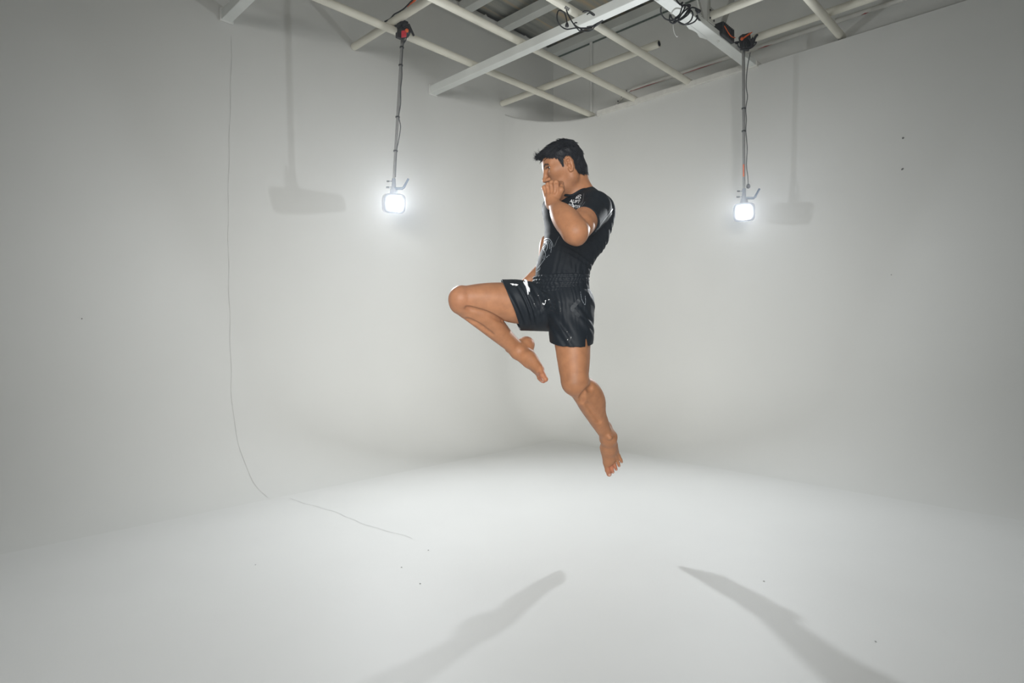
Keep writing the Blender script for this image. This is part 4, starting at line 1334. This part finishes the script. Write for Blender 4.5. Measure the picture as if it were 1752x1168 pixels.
ts.put(ball(SL, 0.065), 0.04); ts.put(ball(SR, 0.066), 0.04)


def halfspace(F, g, p, n_):
    X, Y, Z = g.ax[0][:, None, None], g.ax[1][None, :, None], g.ax[2][None, None, :]
    return (X - p[0]) * n_[0] + (Y - p[1]) * n_[1] + (Z - p[2]) * n_[2]


def folds(g, specs):
    X, Y, Z = g.ax[0][:, None, None], g.ax[1][None, :, None], g.ax[2][None, None, :]
    for c, rad, d, freq, amp in specs:
        d = unit(d)
        r2 = ((X - c[0]) ** 2 + (Y - c[1]) ** 2 + (Z - c[2]) ** 2) / rad ** 2
        ph = ((X - c[0]) * d[0] + (Y - c[1]) * d[1] + (Z - c[2]) * d[2]) * freq
        w = np.sin(ph + 1.5 * np.sin(ph * 0.37 + 1) + 6 * (Z - c[2]) + 5 * (X - c[0]))
        g.F += (amp * w * np.exp(-r2)).astype(np.float32)


# torso cut: below the collar, above the waistband
neck_c = Cn + US * 0.030
nz = unit(US + CFu * -0.30 + CLu * 0.0)
Ft = np.maximum(ts.F, -halfspace(None, ts, P(960, 505, 2.76), np.array([0.12, 0, 1.0])))
ts.F = Ft.astype(np.float32)
ncut = ts.subgrid(neck_c - 0.2, neck_c + 0.2)
ts.put(cone(Cn + US * -0.005 + CFu * 0.020, Cn + US * 0.20 + CFu * 0.035, 0.062, 0.075), 0.008, True)
# sleeves
aR = unit(ER - SR)
sg = ts.subgrid(ts.lo, ts.lo + (ts.n - 1) * ts.h)
sg.put(cone(SL, SL + aL * 0.24, 0.064, 0.058), 0.03)
sg.put(cone(SL + aL * 0.02 - XA[2] * 0.015, SL + aL * 0.2 - XA[2] * 0.018, 0.060, 0.050), 0.03)
HEML = SL + aL * 0.168
nh = unit(aL + np.array([-0.06, 0.0, 0.02]))
sg.F = np.maximum(sg.F, halfspace(None, sg, HEML, nh)).astype(np.float32)
ts.union(sg, 0.018)
sg = ts.subgrid(ts.lo, ts.lo + (ts.n - 1) * ts.h)
sg.put(cone(SR, SR + aR * 0.26, 0.064, 0.050), 0.03)
sg.F = np.maximum(sg.F, halfspace(None, sg, SR + aR * 0.185, aR)).astype(np.float32)
ts.union(sg, 0.018)
folds(ts, [
    (P(960, 455, 2.65), 0.10, (1.0, 0.3, -0.25), 210, 0.0016),
    (P(1000, 440, 2.66), 0.10, (0.5, 0.2, 0.9), 190, 0.0022),
    (P(1030, 410, 2.72), 0.075, (0.9, 0.2, 0.45), 230, 0.0032),
    (P(935, 380, 2.66), 0.07, (0.7, 0.3, 0.8), 190, 0.0020),
    (P(996, 352, 2.56), 0.06, (0.85, 0.1, -0.5), 240, 0.0018),
    (P(985, 470, 2.66), 0.08, (1, 0.2, 0.1), 260, 0.0014),
])
# hollow the sleeve mouth a little so the hem reads as cloth
ts.put(cone(SL + aL * 0.150, SL + aL * 0.30, 0.0545, 0.049), 0.002, True)
SV, SQ = ts.mesh('shirt')
shirt = mesh_np('t_shirt', SV, SQ, M['shirt'], man)
tag(shirt, 'tight black T-shirt with a small white chest print')

# collar rib
ring = []
for w_ in np.linspace(0, 2 * math.pi, 64):
    c0 = Cn + CFu * 0.023 + US * 0.012
    dirn = CFu * math.cos(w_) + CLu * math.sin(w_)
    best = None
    for tt in np.linspace(-0.05, 0.09, 57):
        for rr in (0.064,):
            pnt = c0 + dirn * rr + US * tt
            v_ = float(ts.sample(pnt[None])[0])
            if best is None or abs(v_) < best[0]: best = (abs(v_), pnt)
    ring.append(best[1])
ring = np.array(ring)
for _ in range(6):
    ring[1:-1] = (ring[:-2] + 2 * ring[1:-1] + ring[2:]) / 4
    ring[0] = ring[-1] = (ring[1] + ring[-2] + 2 * ring[0]) / 4
MB().tube(list(ring), 0.0055, 8, caps=False).build('collar', M['shirt'], shirt)


def on_surface(g, pts, lift=0.001, near=2.0):
    """pixel polyline -> points lying on a garment; misses are dropped"""
    a = np.array(pts, float)
    p, ok = g.ray(a[:, 0], a[:, 1], near)
    p = p[ok]
    n_ = g.grad(p)
    return p + n_ * lift, n_


def stroke(g, pts, w, name, material, parent, n=6, lift=0.0009):
    a = [np.array([x, y, 0.0]) for x, y in pts]
    s_ = np.array(spline(a, n))
    p, n_ = on_surface(g, s_[:, :2], lift)
    if len(p) < 3: return None
    ww = [w * (1.0 if 0 < i < len(p) - 1 else 0.4) for i in range(len(p))]
    vs_, fs = ribbon(list(p), list(n_), ww)
    return MB().add(vs_, fs, True).build(name, material, parent)


def strokes(g, lines, w, name, material, parent, n=5, lift=0.0009):
    m = MB()
    for pts in lines:
        a = [np.array([x, y, 0.0]) for x, y in pts]
        s_ = np.array(spline(a, n))
        p, n_ = on_surface(g, s_[:, :2], lift)
        if len(p) < 2: continue
        vs_, fs = ribbon(list(p), list(n_), [w] * len(p))
        m.add(vs_, fs, True)
    return m.build(name, material, parent) if m.v else None


def piping(g, pts, r, name, material, parent, n=6):
    a = [np.array([x, y, 0.0]) for x, y in pts]
    s_ = np.array(spline(a, n))
    p, n_ = on_surface(g, s_[:, :2], 0.0)
    if len(p) < 3: return None
    return MB().tube(list(p), r, 6).build(name, material, parent)


# chest print: round emblem over two lines of letters
def text_print(g, txt, org, ux, uy, size, name, material, parent):
    cu = bpy.data.curves.new('lettering', 'FONT'); cu.body = txt; cu.size = 1.0; cu.resolution_u = 2; cu.fill_mode = 'FRONT'
    ob = bpy.data.objects.new('lettering', cu); COL.objects.link(ob)
    bpy.context.view_layer.update()
    me = bpy.data.meshes.new_from_object(ob.evaluated_get(bpy.context.evaluated_depsgraph_get()))
    bpy.data.objects.remove(ob); bpy.data.curves.remove(cu)
    co = np.array([v.co[:] for v in me.vertices])
    px = org[0] + size * (co[:, 0] * ux[0] + co[:, 1] * uy[0]); py = org[1] + size * (co[:, 0] * ux[1] + co[:, 1] * uy[1])
    p, ok = g.ray(px, py)
    p = p + g.grad(p) * 0.0012
    fs = [tuple(f.vertices) for f in me.polygons if all(ok[i] for i in f.vertices)]
    MB().add(p, fs).build(name, material, parent)
    bpy.data.meshes.remove(me)


text_print(ts, 'ALIFT', (974.6, 346.0), (0.93, 0.12), (0.36, -1.0), 7.4, 'chest_lettering', M['print'], shirt)
text_print(ts, 'FIGHTER', (972.0, 352.6), (0.90, 0.16), (0.36, -1.0), 5.8, 'chest_lettering', M['print'], shirt)
strokes(ts, [[(994.6, 334.6), (992.0, 333.4), (988.6, 335.2), (985.6, 338.2), (985.8, 339.8), (988.4, 338.2), (990.6, 335.2)],
             [(990.0, 340.6), (992.4, 340.6), (993.6, 338.4), (992.2, 336.4)], [(987.0, 336.6), (987.6, 338.4)], [(988.6, 340.4), (991.4, 335.0)]], 0.0013, 'chest_emblem', M['print'], shirt)
strokes(ts, [[(977.2, 344.0), (979.0, 346.6), (980.6, 350.0), (981.4, 353.5), (981.4, 357.5)], [(974.0, 356.0), (978.0, 357.8), (981.0, 358.4)]], 0.0013, 'chest_flourish', M['print'], shirt)
# tiger-stripe print on the belly
strokes(ts, [[(930.5, 411), (934, 408.5), (939, 408.5), (943, 412), (945.5, 418), (946, 423)],
             [(931, 414), (935, 412), (940, 412.5), (943, 417), (943.5, 424), (942.5, 432)],
             [(931, 415), (934, 416), (936.5, 420), (936, 425), (934, 430)], [(934, 413.5), (937, 418), (937, 424), (935, 428)],
             [(938, 414), (940.5, 419), (941, 426)], [(928.5, 424), (931, 421), (934, 418)], [(929, 426), (932, 424), (933.5, 421)],
             [(930, 427), (932.5, 431), (933.5, 436), (931.5, 442)], [(940, 436), (935, 440), (930.5, 445), (925.5, 452), (920, 459)],
             [(930, 443), (929.5, 440), (931, 437)], [(924, 457), (924, 460), (921, 463), (918, 465)], [(920, 447), (919, 452), (917.5, 457)]],
        0.0017, 'belly_print', M['printg'], shirt)
# seams and sleeve stripes
for pts in ([(999, 331), (998, 339), (996, 347), (990, 357), (985, 364)], [(948.5, 422), (953, 411), (957, 404)], [(1001, 345), (996, 352), (991, 358)]):
    piping(ts, pts, 0.0013, 'seam', M['trim'], shirt)
stroke(ts, [(1048.5, 357), (1040, 368), (1031, 379), (1022, 392), (1019, 396)], 0.0020, 'sleeve_stripe', M['trim'], shirt)
stroke(ts, [(1047, 365), (1040, 374), (1032, 384), (1026, 391)], 0.0010, 'sleeve_stripe', M['trim'], shirt)

# --- shorts: loose satin legs, open below
so = Grid(np.array([-0.06, 2.44, 0.92]), np.array([0.46, 3.06, 1.36]), 0.0032)
TL = unit(KL - HL); TR = unit(KR - HR)
waist_c = P(958, 486, 2.765)
wn = unit(np.array([0.14, 0.02, 1.0]))
hip_c = P(960, 528, 2.765)


HIPS = [(ell(Cp, [PF, PLt, XA[2]], (0.102, 0.138, 0.10)), 0.05)] + [(ell(Cp - PF * 0.036 + PLt * 0.062 * s - XA[2] * 0.05, [PF, PLt, XA[2]], (0.066, 0.070, 0.080)), 0.04) for s in (1, -1)]


def shorts_field(off, capped, gap):
    full = lambda: so.subgrid(so.lo, so.lo + (so.n - 1) * so.h)

    def around(prims):
        t_ = full()
        for pr_, k_ in prims: t_.put(pr_, k_)
        t_.F = t_.F - gap
        return t_
    g = full()
    g.put(cone(waist_c + XA[2] * 0.03, hip_c + XA[2] * 0.05, 0.129 - off, 0.140 - off, (PF, 1.18)), 0.03)
    g.put(ell(hip_c + XA[2] * 0.03, [PF, PLt, XA[2]], (0.120 - off, 0.141 - off, 0.10 - off)), 0.04)
    g.union(around(HIPS), 0.02)
    l = full()
    a, b_ = P(975, 524, 2.71), P(974, 604, 2.69)
    l.put(cone(a, b_ + (0 if capped else 1) * (b_ - a) * 0.3, 0.098 - off, 0.085 - off, (unit((0.25, 1, 0)), 0.90)), 0.03)
    l.union(around(THIGH['l']), 0.02)
    if capped: l.F = np.maximum(l.F, -halfspace(None, l, P(975, 589, 2.65), unit((0.02, -0.18, 1.0)))).astype(np.float32)
    r_ = full()
    a, b_ = HR + np.array([0.0, 0, -0.012]), HR + TR * 0.27 + np.array([0, 0, -0.020])
    r_.put(cone(a, b_ + (0 if capped else 1) * TR * 0.05, 0.112 - off, 0.114 - off), 0.03)
    r_.union(around(THIGH['r']), 0.02)
    if capped:
        r_.F = np.maximum(r_.F, halfspace(None, r_, P(874, 523, 2.76), unit(np.array([-0.92, -0.05, -0.36])))).astype(np.float32)
    g.union(l, 0.03); g.union(r_, 0.03)
    return g


OUT = shorts_field(0.0, True, 0.0105); INN = shorts_field(0.0085, False, 0.0020)
fo = [(P(905, 515, 2.68), 0.085, (0.8, 0.3, 0.35), 190, 0.0055), (P(888, 530, 2.68), 0.07, (0.85, 0.2, 0.45), 170, 0.0045),
      (P(965, 560, 2.60), 0.09, (0.9, 0.1, 0.5), 120, 0.0040), (P(1000, 540, 2.66), 0.08, (0.7, 0.2, 0.7), 150, 0.0030),
      (P(930, 545, 2.62), 0.06, (0.6, 0.2, -0.8), 130, 0.0035), (P(960, 505, 2.63), 0.11, (1, 0.4, 0.05), 330, 0.0016)]
folds(OUT, fo); folds(INN, fo)
ST = np.maximum(OUT.F, -INN.F)
Xs, Zs = so.ax[0][:, None, None], so.ax[2][None, None, :]
ST = np.where((Zs < P(960, 572, 2.7)[2]) & (Xs > P(930, 500, 2.7)[0]), np.maximum(ST, -halfspace(None, so, P(975, 589, 2.65), unit((0.02, -0.18, 1.0)))), ST)
ST = np.where(Xs < P(905, 500, 2.75)[0], np.maximum(ST, halfspace(None, so, P(874, 523, 2.76), unit(np.array([-0.92, -0.05, -0.36])))), ST)
ST = np.maximum(ST, halfspace(None, so, P(958, 489, 2.765), wn))           # open at the waist, band covers it
so.F = ST.astype(np.float32)
# side slit at the back edge of the left leg
so.put(cone(P(1003, 573, 2.58), P(1006, 604, 2.58), 0.0015, 0.010, (unit((0.05, 1, 0)), 0.085)), 0.001, True)
WV, WQ = so.mesh('shorts')
shorts = mesh_np('shorts', WV, WQ, M['shorts'], man)
tag(shorts, 'loose black satin fight shorts with a gathered waistband')

# gathered waistband: four ruched tubes
wb = MB(); nn_ = 220
rows = 26
vs_, fs = [], []
for j in range(rows):
    t_ = j / (rows - 1)
    cz = waist_c + wn * (0.040 - 0.084 * t_)
    for i in range(nn_):
        w_ = 2 * math.pi * i / nn_
        ruch = 0.0022 * math.sin(i * 2 * math.pi * 46 / nn_ + 2.2 * math.sin(i * 0.21 + j * 0.35)) * (0.4 + 0.6 * abs(math.sin(5 * math.pi * t_)))
        puff = 0.0042 * abs(math.sin(5 * math.pi * t_))
        ee = 0.003 * t_
        vs_.append(cz + PF * (0.1125 + puff + ruch + ee) * math.cos(w_) + PLt * (0.141 + puff + ruch + ee) * math.sin(w_))
for j in range(rows - 1):
    for i in range(nn_):
        fs.append((j * nn_ + i, (j + 1) * nn_ + i, (j + 1) * nn_ + (i + 1) % nn_, j * nn_ + (i + 1) % nn_))
n0 = len(vs_)
for i in range(nn_):                                                # folded top edge
    w_ = 2 * math.pi * i / nn_
    vs_.append(waist_c + wn * 0.038 + PF * 0.100 * math.cos(w_) + PLt * 0.128 * math.sin(w_))
for i in range(nn_):
    fs.append((i, (i + 1) % nn_, n0 + (i + 1) % nn_, n0 + i))
wb.add(vs_, fs, True).build('waistband', M['shorts'], shorts)


def patch(g, poly, name, material, parent, step=1.2, lift=0.0010):
    """flat print laid on the cloth inside a pixel polygon"""
    poly = np.array(poly, float)
    x0, y0 = poly.min(0); x1, y1 = poly.max(0)
    xs, ys = np.arange(x0, x1 + step, step), np.arange(y0, y1 + step, step)
    XX, YY = np.meshgrid(xs, ys, indexing='ij')
    p, ok = g.ray(XX.ravel(), YY.ravel())
    n_ = g.grad(p); p = p + n_ * lift
    def ins(x, y):
        c = False; j = len(poly) - 1
        for i in range(len(poly)):
            if (poly[i, 1] > y) != (poly[j, 1] > y) and x < (poly[j, 0] - poly[i, 0]) * (y - poly[i, 1]) / (poly[j, 1] - poly[i, 1]) + poly[i, 0]: c = not c
            j = i
        return c
    ny = len(ys); fs = []
    for i in range(len(xs) - 1):
        for j in range(ny - 1):
            if ins(xs[i] + step / 2, ys[j] + step / 2):
                q4 = [i * ny + j, i * ny + j + 1, (i + 1) * ny + j + 1, (i + 1) * ny + j]
                if all(ok[k_] for k_ in q4) and np.ptp(p[q4, 1]) < 0.02: fs.append(tuple(q4))
    if not fs: return None
    return MB().add(p, fs, True).build(name, material, parent)


stroke(so, [(991, 513), (985, 520), (979, 527.5), (984, 534), (991, 542)], 0.0085, 'chevron_print', M['satin2'], shorts, lift=0.0032)
stroke(so, [(993, 499), (994, 506), (995.5, 513), (1000.5, 521), (1001.5, 515), (1001, 506)], 0.0016, 'hip_print', M['printg'], shorts)
piping(so, [(906, 506), (918, 503), (932, 501), (944, 504), (954, 511), (958, 520), (959, 528), (957, 536), (945, 531), (930, 527), (912, 522)], 0.0014, 'emblem_border', M['emb'], shorts)
strokes(so, [[(913, 506), (916, 514), (914, 520)], [(921, 505), (920, 512), (924, 518), (921, 523)], [(927, 505), (931, 511), (928, 520), (933, 524)], [(936, 506), (940, 512), (945, 510), (949, 514)],
             [(938, 518), (943, 522), (941, 527)], [(945, 517), (950, 519), (948, 525), (952, 529)], [(931, 514), (936, 516), (934, 522)]], 0.0024, 'emblem_embroidery', M['emb'], shorts, lift=0.0016)
strokes(so, [[(928.6, 518.2), (929.8, 520.4), (930.6, 519.2), (928.8, 518.6)], [(932.8, 515.0), (934.6, 513.4), (933.6, 516.4)], [(931.2, 521.4), (932.6, 519.0), (934.0, 516.8)], [(938.4, 513.2), (940.0, 512.4)]], 0.0013, 'emblem_white_strokes', M['print'], shorts, lift=0.0022)  # small white strokes laid over the emblem
strokes(so, [[(970, 572), (973, 578), (969, 584), (974, 588)], [(966, 577), (970, 582)], [(975, 570), (977, 577), (974, 583)], [(962, 564), (968, 568), (974, 566)]], 0.0015, 'hem_embroidery', M['emb'], shorts, lift=0.0014)
piping(so, [(1002, 588), (1003, 580), (1005, 573)], 0.0022, 'slit_binding', M['shorts'], shorts)
patch(so, [(873, 485.0), (882, 485.6), (887, 487.2), (884, 488.8), (876, 488.0)], 'thigh_label', M['print'], shorts, step=0.8)
# white knotted tie at the front of the band
c0, _ = on_surface(so, [(901, 497), (903, 503)], 0.004)
k0 = P(899, 487, 2.62)
m = MB()
for pts, r in (([(897, 478), (900, 480), (901, 486), (902, 492), (903, 497)], [0.004, 0.006, 0.007, 0.006, 0.003]),
               ([(896, 482), (899, 486), (902, 490), (905, 494), (906, 499)], [0.003, 0.006, 0.006, 0.005, 0.002]),
               ([(902, 492), (903, 498), (903.5, 504)], [0.005, 0.004, 0.0015])):
    q_ = []
    for (x, y) in pts:
        pp_, ok_ = so.ray([x], [y])
        q_.append(P(x, y, (pp_[0][1] - 0.006) if ok_[0] else 2.69))
    m.tube(q_, r, 7)
m.build('waist_tie', M['print'], shorts)
